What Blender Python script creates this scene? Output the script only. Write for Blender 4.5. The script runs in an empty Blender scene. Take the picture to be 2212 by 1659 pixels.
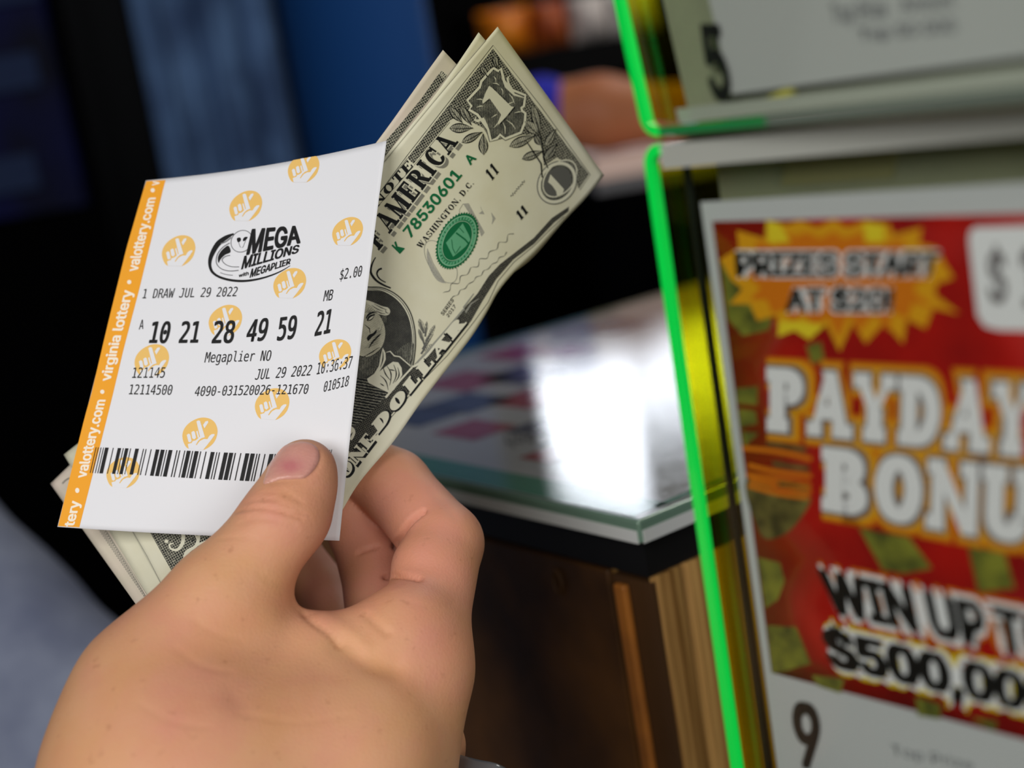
import bpy, bmesh, math, os, random
import numpy as np
from mathutils import Vector, Matrix
from mathutils.bvhtree import BVHTree
from mathutils.geometry import tessellate_polygon

random.seed(7)
rng = np.random.default_rng(7)
scn = bpy.context.scene
COL = scn.collection

# ------------------------------------------------------------------ camera, world, lights, exposure
W_PX, H_PX, LENS, SENSOR = 2212.0, 1659.0, 50.0, 36.0
F_PX = W_PX * LENS / SENSOR
PITCH, ROLL = math.radians(11.6), math.radians(9.5)
CAM = np.array([0.0, 0.0, 1.25])
ROT = Matrix.Rotation(math.pi / 2 - PITCH, 3, 'X') @ Matrix.Rotation(-ROLL, 3, 'Z')
RN = np.array(ROT)
cam_data = bpy.data.cameras.new('camera')
cam_data.lens = LENS
cam_data.sensor_width = SENSOR
cam_data.clip_start = 0.01
cam_data.dof.use_dof = True
cam_data.dof.focus_distance = 0.374
cam_data.dof.aperture_fstop = 7.0
cam = bpy.data.objects.new('camera', cam_data)
cam.matrix_world = Matrix.Translation(CAM.tolist()) @ ROT.to_4x4()
COL.objects.link(cam)
scn.camera = cam
scn.view_settings.view_transform = 'Standard'
scn.view_settings.look = 'None'
scn.view_settings.gamma = 1.0
scn.view_settings.use_curve_mapping = False
scn.view_settings.exposure = 0.0

world = bpy.data.worlds.new('World')
scn.world = world
world.use_nodes = True
world.node_tree.nodes['Background'].inputs[0].default_value = (0.75, 0.85, 1.0, 1)
world.node_tree.nodes['Background'].inputs[1].default_value = 0.03


def area_light(name, loc, target, sx, sy, power, color=(1, 1, 1)):
    l = bpy.data.lights.new(name, 'AREA')
    l.shape = 'RECTANGLE'
    l.size, l.size_y, l.energy, l.color = sx, sy, power, color
    o = bpy.data.objects.new(name, l)
    o.location = loc
    o.rotation_euler = (Vector(target) - Vector(loc)).to_track_quat('-Z', 'Y').to_euler()
    COL.objects.link(o)
    return o


# added lamps without fixtures: front-left key, right fill, side light for the column
area_light('front_left_key', (-0.6, -0.9, 1.85), (-0.03, 0.37, 1.2), 0.9, 0.75, 16.5, (1.0, 0.985, 0.965))  # added key lamp, no opening behind it
area_light('right_fill', (0.5, -0.85, 1.42), (0.0, 0.4, 1.15), 0.8, 0.8, 7.0, (1.0, 0.97, 0.93))  # added low fill that brightens the bills
area_light('column_side_fill', (0.75, 1.55, 2.3), (-0.1, 1.5, 1.2), 0.4, 0.4, 8.0, (1.0, 0.96, 0.9))  # added to brighten the column's right side


# ------------------------------------------------------------------ helpers
def at(x, y, d):
    """world point seen at pixel (x, y), d metres away along the lens axis"""
    return CAM + RN @ np.array([(x - W_PX / 2) / F_PX * d, -(y - H_PX / 2) / F_PX * d, -d])


def proj(p):
    q = (np.asarray(p) - CAM) @ RN
    return np.stack([q[..., 0] / -q[..., 2] * F_PX + W_PX / 2, -q[..., 1] / -q[..., 2] * F_PX + H_PX / 2], -1), -q[..., 2]


def lin(r, g, b):
    f = lambda c: (c / 255 / 12.92) if c / 255 <= 0.04045 else ((c / 255 + 0.055) / 1.055) ** 2.4
    return (f(r), f(g), f(b), 1.0)


def mat(name, rgb, rough=0.6, metal=0.0, coat=0.0, coat_rough=0.05, noise=None, bump=None, spec=0.5, transmission=0.0,
        sss=0.0, emit=0.0, aniso=0.0, ior=None):
    """principled material; noise=(scale, second rgb, amount), bump=(scale, strength, distance)"""
    m = bpy.data.materials.new(name)
    m.use_nodes = True
    nt = m.node_tree
    b = nt.nodes['Principled BSDF']
    b.inputs['Base Color'].default_value = lin(*rgb)
    b.inputs['Roughness'].default_value = rough
    b.inputs['Metallic'].default_value = metal
    b.inputs['Specular IOR Level'].default_value = spec
    b.inputs['Coat Weight'].default_value = coat
    b.inputs['Coat Roughness'].default_value = coat_rough
    b.inputs['Transmission Weight'].default_value = transmission
    if ior:
        b.inputs['IOR'].default_value = ior
    if emit:
        b.inputs['Emission Color'].default_value = lin(*rgb)
        b.inputs['Emission Strength'].default_value = emit
    if noise or bump:
        tc = nt.nodes.new('ShaderNodeTexCoord')
    if noise:
        n = nt.nodes.new('ShaderNodeTexNoise')
        n.inputs['Scale'].default_value = noise[0]
        n.inputs['Detail'].default_value = 4
        nt.links.new(tc.outputs['Object'], n.inputs['Vector'])
        r = nt.nodes.new('ShaderNodeMapRange')
        r.inputs[1].default_value, r.inputs[2].default_value = 0.35, 0.68
        r.inputs[3].default_value, r.inputs[4].default_value = 0, noise[2]
        nt.links.new(n.outputs['Fac'], r.inputs[0])
        mx = nt.nodes.new('ShaderNodeMix')
        mx.data_type = 'RGBA'
        mx.inputs[6].default_value, mx.inputs[7].default_value = lin(*rgb), lin(*noise[1])
        nt.links.new(r.outputs[0], mx.inputs[0])
        nt.links.new(mx.outputs[2], b.inputs['Base Color'])
    if bump:
        n2 = nt.nodes.new('ShaderNodeTexNoise')
        n2.inputs['Scale'].default_value = bump[0]
        n2.inputs['Detail'].default_value = 6
        nt.links.new(tc.outputs['Object'], n2.inputs['Vector'])
        bp = nt.nodes.new('ShaderNodeBump')
        bp.inputs['Strength'].default_value = bump[1]
        bp.inputs['Distance'].default_value = bump[2]
        nt.links.new(n2.outputs['Fac'], bp.inputs['Height'])
        nt.links.new(bp.outputs[0], b.inputs['Normal'])
    return m


def mesh_obj(name, verts, faces, m=None, parent=None, smooth=False, uv=None):
    me = bpy.data.meshes.new(name)
    me.from_pydata([tuple(map(float, v)) for v in verts], [], [tuple(int(i) for i in f) for f in faces])
    me.update()
    if m:
        me.materials.append(m)
    if smooth:
        me.polygons.foreach_set('use_smooth', [True] * len(me.polygons))
    if uv is not None:
        l = me.uv_layers.new(name='uv')
        idx = np.empty(len(me.loops), dtype=np.int32)
        me.loops.foreach_get('vertex_index', idx)
        l.data.foreach_set('uv', np.asarray(uv, dtype=np.float32)[idx].ravel())
    o = bpy.data.objects.new(name, me)
    COL.objects.link(o)
    if parent:
        o.parent = parent
    return o


def tag(o, label=None, cat=None, group=None, kind=None):
    for k, v in (('label', label), ('category', cat), ('group', group), ('kind', kind)):
        if v:
            o[k] = v
    return o


def empty(name, loc=(0, 0, 0)):
    o = bpy.data.objects.new(name, None)
    o.empty_display_size = 0.02
    COL.objects.link(o)
    return o


def bevel(o, width, seg=3):
    b = o.modifiers.new('bevel', 'BEVEL')
    b.width, b.segments, b.limit_method = width, seg, 'ANGLE'
    o.data.polygons.foreach_set('use_smooth', [True] * len(o.data.polygons))
    n = o.modifiers.new('normals', 'WEIGHTED_NORMAL')
    n.keep_sharp = False
    return o


BOXF = [(0, 1, 3, 2), (4, 6, 7, 5), (0, 4, 5, 1), (2, 3, 7, 6), (0, 2, 6, 4), (1, 5, 7, 3)]


def box(name, o, a, b, c, m, parent=None, bev=0.0):
    """box with corner o and edge vectors a, b, c"""
    o, a, b, c = (np.asarray(t, float) for t in (o, a, b, c))
    if np.dot(np.cross(a, b), c) < 0:
        a, b = b, a
    vs = [o + i * a + j * b + k * c for i in (0, 1) for j in (0, 1) for k in (0, 1)]
    ob = mesh_obj(name, vs, BOXF, m, parent)
    if bev:
        bevel(ob, bev)
    return ob


def catmull(pts, us, u):
    """non-uniform Hermite through pts at parameters us, sampled at u (array)"""
    pts, us, u = np.asarray(pts, float), np.asarray(us, float), np.asarray(u, float)
    if len(pts) == 2:
        t = ((u - us[0]) / (us[1] - us[0]))[..., None]
        return pts[0] * (1 - t) + pts[1] * t
    d = np.diff(pts, axis=0) / np.diff(us)[:, None]
    h = np.diff(us)
    m = np.zeros_like(pts)
    m[1:-1] = (d[:-1] * h[1:, None] + d[1:] * h[:-1, None]) / (h[:-1] + h[1:])[:, None]
    m[0] = 1.5 * d[0] - 0.5 * m[1]
    m[-1] = 1.5 * d[-1] - 0.5 * m[-2]
    i = np.clip(np.searchsorted(us, u, side='right') - 1, 0, len(us) - 2)
    hh = h[i]
    t = (u - us[i]) / hh
    t2, t3 = t * t, t * t * t
    e = lambda x: x[..., None]
    return (e(2 * t3 - 3 * t2 + 1) * pts[i] + e((t3 - 2 * t2 + t) * hh) * m[i] + e(-2 * t3 + 3 * t2) * pts[i + 1]
            + e((t3 - t2) * hh) * m[i + 1])


def smooth_path(pts, n=8, closed=False):
    p = np.asarray(pts, float)
    if closed:
        p = np.vstack([p[-2:], p, p[:3]])
    us = np.concatenate([[0], np.cumsum(np.maximum(np.linalg.norm(np.diff(p, axis=0), axis=1), 1e-6) ** 0.7)])
    if closed:
        u = np.concatenate([np.linspace(us[i], us[i + 1], n, endpoint=False) for i in range(2, len(p) - 3)])
    else:
        u = np.concatenate([np.linspace(us[i], us[i + 1], n, endpoint=False) for i in range(len(p) - 1)] + [[us[-1]]])
    return catmull(p, us, u)


class Sheet:
    """curved sheet of paper through rows of (pixel x, pixel y, distance) points"""

    def __init__(self, rows, vs):
        self.rows = []
        self.vs = vs
        for r in rows:
            r = np.asarray(r, float)
            p = np.array([at(*q) for q in r])
            us = np.concatenate([[0], np.cumsum(np.linalg.norm(np.diff(p, axis=0), axis=1))])
            self.rows.append((p, us / us[-1]))
        n = self.normal(np.array([0.5]), np.array([0.5]))[0]
        c = self.ev(np.array([0.5]), np.array([0.5]))[0]
        self.sgn = 1.0 if np.dot(n, CAM - c) > 0 else -1.0
        g = np.linspace(-0.05, 1.05, 34)
        U, V = np.meshgrid(g, g, indexing='ij')
        self.gu, self.gv = U.ravel(), V.ravel()
        self.gp = proj(self.ev(self.gu, self.gv))[0]

    def ev(self, u, v):
        R = [catmull(p, us, u) for p, us in self.rows]
        out = 0
        for i, vi in enumerate(self.vs):
            w = 1.0
            for j, vj in enumerate(self.vs):
                if i != j:
                    w = w * (v - vj) / (vi - vj)
            out = out + np.asarray(w)[..., None] * R[i]
        return out

    def normal(self, u, v):
        e = 1e-3
        du = self.ev(u + e, v) - self.ev(u - e, v)
        dv = self.ev(u, v + e) - self.ev(u, v - e)
        n = np.cross(du, dv)
        return n / np.linalg.norm(n, axis=-1, keepdims=True)

    def inv(self, q):
        q = np.asarray(q, float)
        u, v = np.empty(len(q)), np.empty(len(q))
        for s in range(0, len(q), 2000):
            d = ((q[s:s + 2000, None, :] - self.gp[None]) ** 2).sum(-1).argmin(1)
            u[s:s + 2000], v[s:s + 2000] = self.gu[d], self.gv[d]
        e = 1e-3
        for _ in range(6):
            p0 = proj(self.ev(u, v))[0]
            a = (proj(self.ev(u + e, v))[0] - p0) / e
            b = (proj(self.ev(u, v + e))[0] - p0) / e
            r = q - p0
            det = a[:, 0] * b[:, 1] - a[:, 1] * b[:, 0]
            det = np.where(np.abs(det) < 1e-9, 1e-9, det)
            u = np.clip(u + np.clip((r[:, 0] * b[:, 1] - r[:, 1] * b[:, 0]) / det, -.2, .2), -.2, 1.2)
            v = np.clip(v + np.clip((a[:, 0] * r[:, 1] - a[:, 1] * r[:, 0]) / det, -.2, .2), -.2, 1.2)
        return u, v

    def mesh(self, name, m, thick, nu=60, nv=40, parent=None):
        u, v = np.meshgrid(np.linspace(0, 1, nu), np.linspace(0, 1, nv), indexing='ij')
        P = self.ev(u.ravel(), v.ravel())
        N = self.normal(u.ravel(), v.ravel()) * self.sgn
        k = nu * nv
        vs = np.vstack([P, P - N * thick])
        fs = []
        for i in range(nu - 1):
            for j in range(nv - 1):
                a, b, c, d = i * nv + j, (i + 1) * nv + j, (i + 1) * nv + j + 1, i * nv + j + 1
                f = (a, b, c, d) if self.sgn > 0 else (d, c, b, a)
                fs.append(f)
                fs.append(tuple(x + k for x in reversed(f)))
        ring = [i * nv for i in range(nu)] + [(nu - 1) * nv + j for j in range(1, nv)] + \
               [i * nv + nv - 1 for i in range(nu - 2, -1, -1)] + [j for j in range(nv - 2, 0, -1)]
        for a, b in zip(ring, ring[1:] + ring[:1]):
            fs.append((b, a, a + k, b + k) if self.sgn > 0 else (a, b, b + k, a + k))
        uv = np.vstack([np.stack([u.ravel(), v.ravel()], 1)] * 2)
        return mesh_obj(name, vs, fs, m, parent, True, uv)


class Plane:
    """flat sheet through o spanned by unit vectors h and v"""

    def __init__(self, o, h, v):
        self.o, self.h, self.w = (np.asarray(k, float) for k in (o, h, v))
        self.n = np.cross(self.h, self.w)
        self.n /= np.linalg.norm(self.n)
        if self.n @ (CAM - self.o) < 0:
            self.n = -self.n
        self.sgn = 1.0

    def inv(self, q):
        q = np.asarray(q, float)
        D = np.stack([(q[:, 0] - W_PX / 2) / F_PX, -(q[:, 1] - H_PX / 2) / F_PX, -np.ones(len(q))], 1) @ RN.T
        t = ((self.o - CAM) @ self.n) / (D @ self.n)
        r = CAM + D * t[:, None] - self.o
        M = np.linalg.pinv(np.stack([self.h, self.w], 1))
        ab = r @ M.T
        return ab[:, 0], ab[:, 1]

    def ev(self, a, b):
        return self.o + np.asarray(a)[..., None] * self.h + np.asarray(b)[..., None] * self.w

    def normal(self, a, b):
        return np.broadcast_to(self.n, np.asarray(a).shape + (3,))


class Ink:
    """flat artwork in picture coordinates, split fine and laid on a sheet"""

    def __init__(self):
        self.v, self.t, self.z = [], [], []

    def add(self, v, t, z=None):
        o = len(self.v)
        self.v.extend([(float(a[0]), float(a[1])) for a in v])
        self.z.extend([0.0] * len(v) if z is None else [float(k) for k in z])
        self.t.extend([(a + o, b + o, c + o) for a, b, c in t])

    def poly(self, pts, holes=()):
        loops = [[Vector((p[0], p[1], 0)) for p in l] for l in [pts] + list(holes)]
        flat = [p for l in loops for p in l]
        self.add(flat, tessellate_polygon(loops))
        return self

    def stroke(self, pts, w, closed=False):
        """line of width w (number or one per point)"""
        p = np.asarray(pts, float)
        n = len(p)
        w = np.full(n, w, float) if np.isscalar(w) else np.interp(np.linspace(0, 1, n), np.linspace(0, 1, len(w)), w)
        if closed:
            d = np.roll(p, -1, 0) - np.roll(p, 1, 0)
        else:
            d = np.gradient(p, axis=0)
        d /= np.maximum(np.linalg.norm(d, axis=1, keepdims=True), 1e-9)
        nn = np.stack([-d[:, 1], d[:, 0]], 1)
        a, b = p + nn * w[:, None] / 2, p - nn * w[:, None] / 2
        t = []
        for i in range(n if closed else n - 1):
            j = (i + 1) % n
            t += [(i, j, n + j), (i, n + j, n + i)]
        self.add(np.vstack([a, b]), t)
        return self

    def ellipse(self, c, a, b, ang=0, n=32):
        self.poly(ell(c, a, b, ang, n))
        return self

    def ring(self, c, a, b, ang, w, n=40):
        self.stroke(ell(c, a, b, ang, n), w, True)
        return self

    def text(self, s, quad, font='mono', bold=0.0):
        """string fitted between baseline and cap line of quad = (TL, TR, BR, BL)"""
        v, t, cap, dz = glyphs(s, font, bold)
        x0, x1 = v[:, 0].min(), v[:, 0].max()
        x = (v[:, 0] - x0) / (x1 - x0)
        y = v[:, 1] / cap
        TL, TR, BR, BL = (np.array(q, float) for q in quad)
        e = lambda k: k[:, None]
        P = e(y) * (TL * e(1 - x) + TR * e(x)) + e(1 - y) * (BL * e(1 - x) + BR * e(x))
        self.add(P, t, dz)
        return self

    def build(self, name, sheet, m, parent, off, maxe=14.0, scale=1 / 100):
        v = [np.array(p) for p in self.v]
        zz = list(self.z)
        out = []
        st = list(self.t)
        m2 = maxe * maxe
        mid = {}
        while st:
            a, b, c = st.pop()
            pa, pb, pc = v[a], v[b], v[c]
            l = [((pa - pb) ** 2).sum(), ((pb - pc) ** 2).sum(), ((pc - pa) ** 2).sum()]
            k = int(np.argmax(l))
            if l[k] <= m2:
                out.append((a, b, c))
                continue
            a, b, c = ((a, b, c), (b, c, a), (c, a, b))[k]
            key = (min(a, b), max(a, b))
            if key not in mid:
                mid[key] = len(v)
                v.append((v[a] + v[b]) / 2)
                zz.append((zz[a] + zz[b]) / 2)
            q = mid[key]
            st += [(a, q, c), (q, b, c)]
        q = np.array(v)
        u, w = sheet.inv(q)
        P = sheet.ev(u, w) + sheet.normal(u, w) * (sheet.sgn * (off + np.array(zz)))[:, None]
        T = np.array(out)
        n = np.cross(P[T[:, 1]] - P[T[:, 0]], P[T[:, 2]] - P[T[:, 0]])
        fl = ((CAM - P[T[:, 0]]) * n).sum(1) < 0
        T[fl] = T[fl][:, ::-1]
        return mesh_obj(name, P, T, m, parent, True, q * scale)


def ell(c, a, b, ang=0, n=32):
    t = np.linspace(0, 2 * math.pi, n, endpoint=False)
    ca, sa = math.cos(ang), math.sin(ang)
    return np.stack([c[0] + a * np.cos(t) * ca - b * np.sin(t) * sa, c[1] + a * np.cos(t) * sa + b * np.sin(t) * ca], 1)


def lens(p, q, w, n=8):
    """leaf outline from p to q, w wide"""
    p, q = np.array(p, float), np.array(q, float)
    d = q - p
    nn = np.array([-d[1], d[0]]) / np.linalg.norm(d)
    t = np.linspace(0, 1, n)
    h = np.sin(t ** 0.8 * math.pi) * w / 2
    return np.vstack([p + d * t[:, None] + nn * h[:, None], (p + d * t[:, None] - nn * h[:, None])[::-1][1:-1]])


def zm(pts, ox, oy, s):
    """picture coordinates of points read off an enlargement (origin ox, oy, scale s)"""
    return [(ox + p[0] / s, oy + p[1] / s) for p in pts]


FONT_DIR = os.path.join(bpy.utils.resource_path('LOCAL'), 'datafiles', 'fonts')
FONTS = {}
for k, fn in (('mono', 'DejaVuSansMono.woff2'), ('sans', 'Inter.woff2')):
    try:
        FONTS[k] = bpy.data.fonts.load(os.path.join(FONT_DIR, fn))
    except Exception:
        FONTS[k] = None
GC = {}

# hand-drawn slab/roman capitals: thick stems T, thin strokes t, serifs s; unit cap height
def serif_letter(ch, T=0.20, t=0.07, s=0.07):
    R = []          # quads / polygons
    def rect(x0, y0, x1, y1): R.append([(x0, y0), (x1, y0), (x1, y1), (x0, y1)])
    def serifs(x0, x1, bot=True, top=True, e=0.07):
        if bot: rect(x0 - e, 0, x1 + e, s)
        if top: rect(x0 - e, 1 - s, x1 + e, 1)
    def diag(x0, y0, x1, y1, w): R.append([(x0 - w / 2, y0), (x0 + w / 2, y0), (x1 + w / 2, y1), (x1 - w / 2, y1)])
    def bowl(cx, cy, rx, ry, a0, a1, th_s=T, th_t=t, n=18):
        for i in range(n):
            u0, u1 = a0 + (a1 - a0) * i / n, a0 + (a1 - a0) * (i + 1) / n
            f = lambda u, k: (cx + (rx - k * th_s) * math.cos(u), cy + (ry - k * th_t) * math.sin(u))
            R.append([f(u0, 0), f(u1, 0), f(u1, 1), f(u0, 1)])
    w = 0.75
    pi = math.pi
    if ch == 'I': rect(.1, 0, .1 + T, 1); serifs(.1, .1 + T); w = .2 + T
    elif ch == 'F' or ch == 'E':
        rect(.1, 0, .1 + T, 1); serifs(.1, .1 + T); rect(.1, 1 - t, .72, 1); rect(.65, .7, .72, 1); rect(.1, .48, .5, .48 + t); rect(.47, .38, .53, .65)
        if ch == 'E': rect(.1, 0, .74, t); rect(.67, 0, .74, .3)
        w = .8
    elif ch == 'L': rect(.1, 0, .1 + T, 1); serifs(.1, .1 + T); rect(.1, 0, .72, t); rect(.65, 0, .72, .33); w = .78
    elif ch == 'T': rect(.4 - T / 2, 0, .4 + T / 2, 1); serifs(.4 - T / 2, .4 + T / 2, True, False); rect(.05, 1 - t, .75, 1); rect(.05, .68, .12, 1); rect(.68, .68, .75, 1); w = .8
    elif ch == 'H': rect(.1, 0, .1 + T, 1); rect(.65, 0, .65 + T, 1); serifs(.1, .1 + T); serifs(.65, .65 + T); rect(.1, .5 - t / 2, .7, .5 + t / 2); w = .95
    elif ch == 'A': diag(.47, 1, .74, 0, T); diag(.43, 1, .14, 0, t); rect(.22, .28, .68, .28 + t); rect(0, 0, .26, s); rect(.56, 0, .94, s); w = .92
    elif ch == 'M': diag(.14, 0, .16, 1, t); diag(.18, 1, .5, 0, T); diag(.84, 1, .5, 0, t); rect(.78, 0, .78 + T, 1); rect(.02, 0, .28, s); rect(.05, 1 - s, .25, 1); serifs(.78, .78 + T); w = 1.08
    elif ch == 'N': rect(.1, 0, .1 + t, 1); diag(.17, 1, .76, 0, T); rect(.74, 0, .74 + t, 1); rect(0, 0, .28, s); rect(.02, 1 - s, .22, 1); rect(.64, 1 - s, .9, 1); w = .92
    elif ch == 'W': diag(.12, 1, .34, 0, T); diag(.56, 1, .34, 0, t); diag(.52, 1, .78, 0, T); diag(1.0, 1, .78, 0, t); rect(0, 1 - s, .28, 1); rect(.42, 1 - s, .68, 1); rect(.9, 1 - s, 1.1, 1); w = 1.1
    elif ch == 'Y': diag(.14, 1, .42, .42, T); diag(.74, 1, .44, .42, t); rect(.43 - T / 2, 0, .43 + T / 2, .45); serifs(.43 - T / 2, .43 + T / 2, True, False); rect(0, 1 - s, .3, 1); rect(.6, 1 - s, .86, 1); w = .86
    elif ch == 'O': bowl(.46, .5, .42, .5, 0, 2 * pi, n=30); w = .92
    elif ch == 'C' or ch == 'G':
        bowl(.48, .5, .42, .5, .25 * pi, 1.8 * pi, n=26); rect(.72, .62, .79, 1)
        if ch == 'G': rect(.64, 0, .64 + T, .42); rect(.55, .4, .92, .4 + s)
        w = .9
    elif ch == 'D': rect(.1, 0, .1 + T, 1); serifs(.1, .1 + T); bowl(.4, .5, .48, .5, -pi / 2, pi / 2); rect(.1, 0, .42, t); rect(.1, 1 - t, .42, 1); w = .95
    elif ch in 'PRB':
        rect(.1, 0, .1 + T, 1); serifs(.1, .1 + T); bowl(.42, .73, .36, .27, -pi / 2, pi / 2); rect(.1, .46, .44, .46 + t); rect(.1, 1 - t, .44, 1)
        if ch == 'R': diag(.5, .48, .74, 0, T); rect(.66, 0, .92, s)
        if ch == 'B': bowl(.44, .265, .4, .265, -pi / 2, pi / 2); rect(.1, 0, .46, t)
        w = .9 if ch != 'P' else .82
    elif ch == 'U': rect(.1, .3, .1 + T, 1); serifs(.1, .1 + T, False, True); rect(.7, .3, .7 + max(t, T * .6), 1); serifs(.7, .7 + max(t, T * .6), False, True); bowl(.1 + (.6 + max(t, T * .6)) / 2, .33, (.6 + max(t, T * .6)) / 2, .33, pi, 2 * pi, T); w = 1.0
    elif ch == 'S': bowl(.4, .74, .33, .26, .1 * pi, 1.5 * pi, T * .8); bowl(.42, .26, .36, .27, -.9 * pi, .5 * pi, T * .8); rect(.66, .68, .73, 1); rect(.03, 0, .1, .32); w = .82
    elif ch == '1': rect(.3 - T / 2, 0, .3 + T / 2, 1); serifs(.3 - T / 2, .3 + T / 2, True, False); R.append([(.3 - T / 2, 1), (.06, .78), (.06, .72), (.3 - T / 2, .82)]); w = .6
    elif ch == '.': rect(.08, 0, .22, .14); w = .3
    elif ch == ',': rect(.08, 0, .22, .14); R.append([(.14, 0), (.22, 0), (.1, -.18)]); w = .3
    elif ch == ' ': w = .4
    return R, w


def glyphs(s, font, bold):
    key = (s, font, bold)
    if key in GC:
        return GC[key]
    if font in ('roman', 'slab', 'fat'):
        a = dict(roman=dict(T=.24, t=.075, s=.075), slab=dict(T=.27, t=.17, s=.16), fat=dict(T=.33, t=.13, s=.11))[font]
        vs, ts, dz, x = [], [], [], 0.0
        for ch in s:
            R, w = serif_letter(ch, **a)
            for q in R:
                q = np.array(q, float)
                if bold:        # grow every stroke outward
                    c = q.mean(0)
                    dx = np.sign(q - c) * bold
                    q = q + dx
                k = len(vs)
                vs += [(p[0] + x, p[1]) for p in q]
                dz += [(len(dz) // 4 % 9) * 3e-6] * len(q)
                ts += [(k, k + i, k + i + 1) for i in range(1, len(q) - 1)]
            x += w + .1
        r = (np.array(vs), ts, 1.0, dz)
    else:
        def one(st):
            cu = bpy.data.curves.new('glyphs', 'FONT')
            cu.body = st
            if FONTS.get(font):
                cu.font = FONTS[font]
            cu.size = 1.0
            cu.resolution_u = 3
            ob = bpy.data.objects.new('glyphs', cu)
            COL.objects.link(ob)
            me = bpy.data.meshes.new_from_object(ob.evaluated_get(bpy.context.evaluated_depsgraph_get()))
            v = np.array([p.co[:2] for p in me.vertices])
            me.calc_loop_triangles()
            t = [tuple(k.vertices) for k in me.loop_triangles]
            bpy.data.objects.remove(ob)
            bpy.data.curves.remove(cu)
            bpy.data.meshes.remove(me)
            return v, t
        v, t = one(s)
        h, _ = one('H')
        dz = [0.0] * len(v)
        if bold:
            n = len(v)
            dz = [i * 4e-6 for i in range(7) for _ in range(n)]
            sh_ = [(0, 0), (bold, 0), (-bold, 0), (bold * .7, bold * .6), (-bold * .7, bold * .6), (bold * .7, -bold * .6), (-bold * .7, -bold * .6)]
            v, t = np.vstack([v + np.array(d) for d in sh_]), [tuple(q + n * i for q in k) for i in range(len(sh_)) for k in t]
        r = (v, t, h[:, 1].max(), dz)
    GC[key] = r
    return r


def quad4(p0, p1, ptop):
    """text box from baseline start, baseline end and cap line above the start"""
    p0, p1, t = (np.array(k, float) for k in (p0, p1, ptop))
    return (t, p1 + (t - p0), p1, p0)

# ------------------------------------------------------------------ the room
M_floor = mat('floor_vinyl', (70, 66, 62), 0.6, noise=(6, (52, 49, 47), 1))
M_wall = mat('dark_wall', (11, 11, 13), 0.9, spec=0.1)
M_ceil = mat('ceiling_tile', (150, 148, 142), 0.9)
X0, X1, Y0, Y1, ZC = -2.4, 2.4, -1.6, 3.2, 2.9
for nm, o, a, b, c, m in (
        ('floor', (X0, Y0, -0.1), (X1 - X0, 0, 0), (0, Y1 - Y0, 0), (0, 0, 0.1), M_floor),
        ('ceiling', (X0, Y0, ZC), (X1 - X0, 0, 0), (0, Y1 - Y0, 0), (0, 0, 0.1), M_ceil),
        ('wall_left', (X0 - 0.1, Y0, 0), (0.1, 0, 0), (0, Y1 - Y0, 0), (0, 0, ZC), M_wall),
        ('wall_right', (X1, Y0, 0), (0.1, 0, 0), (0, Y1 - Y0, 0), (0, 0, ZC), M_wall),
        ('wall_front', (X0, Y0 - 0.1, 0), (X1 - X0, 0, 0), (0, 0.1, 0), (0, 0, ZC), M_ceil)):
    tag(box(nm, o, a, b, c, m), kind='structure')

# back wall with the window opening that shines on the counter's clear cover
WX0, WX1, WZ0, WZ1 = 0.06, 1.25, 1.61, 2.12


def wall_with_hole(name, m):
    y0, y1 = Y1, Y1 + 0.1
    xs, zs = [X0, WX0, WX1, X1], [0, WZ0, WZ1, ZC]
    vs, fs = [], []
    for y in (y0, y1):
        for x in xs:
            for z in zs:
                vs.append((x, y, z))
    ix = lambda s, i, j: s * 16 + i * 4 + j
    for i in range(3):
        for j in range(3):
            if (i, j) != (1, 1):
                fs.append((ix(0, i, j), ix(0, i + 1, j), ix(0, i + 1, j + 1), ix(0, i, j + 1)))
                fs.append((ix(1, i, j), ix(1, i, j + 1), ix(1, i + 1, j + 1), ix(1, i + 1, j)))
    for (i, j), (k, l) in (((1, 1), (2, 1)), ((2, 1), (2, 2)), ((2, 2), (1, 2)), ((1, 2), (1, 1))):
        fs.append((ix(0, i, j), ix(0, k, l), ix(1, k, l), ix(1, i, j)))
    return mesh_obj(name, vs, fs, m)


tag(wall_with_hole('wall_back', M_wall), kind='structure')
win = tag(empty('window_1'), kind='structure')
M_frame = mat('window_frame', (60, 60, 62), 0.5)
M_sky = mat('daylight', (240, 246, 255), 1.0, emit=7.0)
mesh_obj('pane', [(WX0, Y1 + 0.09, WZ0), (WX1, Y1 + 0.09, WZ0), (WX1, Y1 + 0.09, WZ1), (WX0, Y1 + 0.09, WZ1)],
         [(0, 1, 2, 3)], M_sky, win)
fr = []
box('frame', (WX0 + 0.0, Y1 + 0.01, WZ1 - 0.02), (WX1 - WX0, 0, 0), (0, 0.05, 0), (0, 0, 0.02), M_frame, win)
box('mullion', (WX1 - 0.03, Y1 + 0.01, WZ0), (0.03, 0, 0), (0, 0.05, 0), (0, 0, WZ1 - WZ0 - 0.021), M_frame, win)
bl = box('glare_blocker', (0.275, Y1 + 0.02, 1.748), (WX1 - 0.32, 0, 0), (0, 0.02, 0), (0, 0, WZ1 - 1.773),
         mat('glare_blocker_grey', (120, 122, 128), 0.9), win)  # unseen plate added to cut off part of the glare

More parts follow.
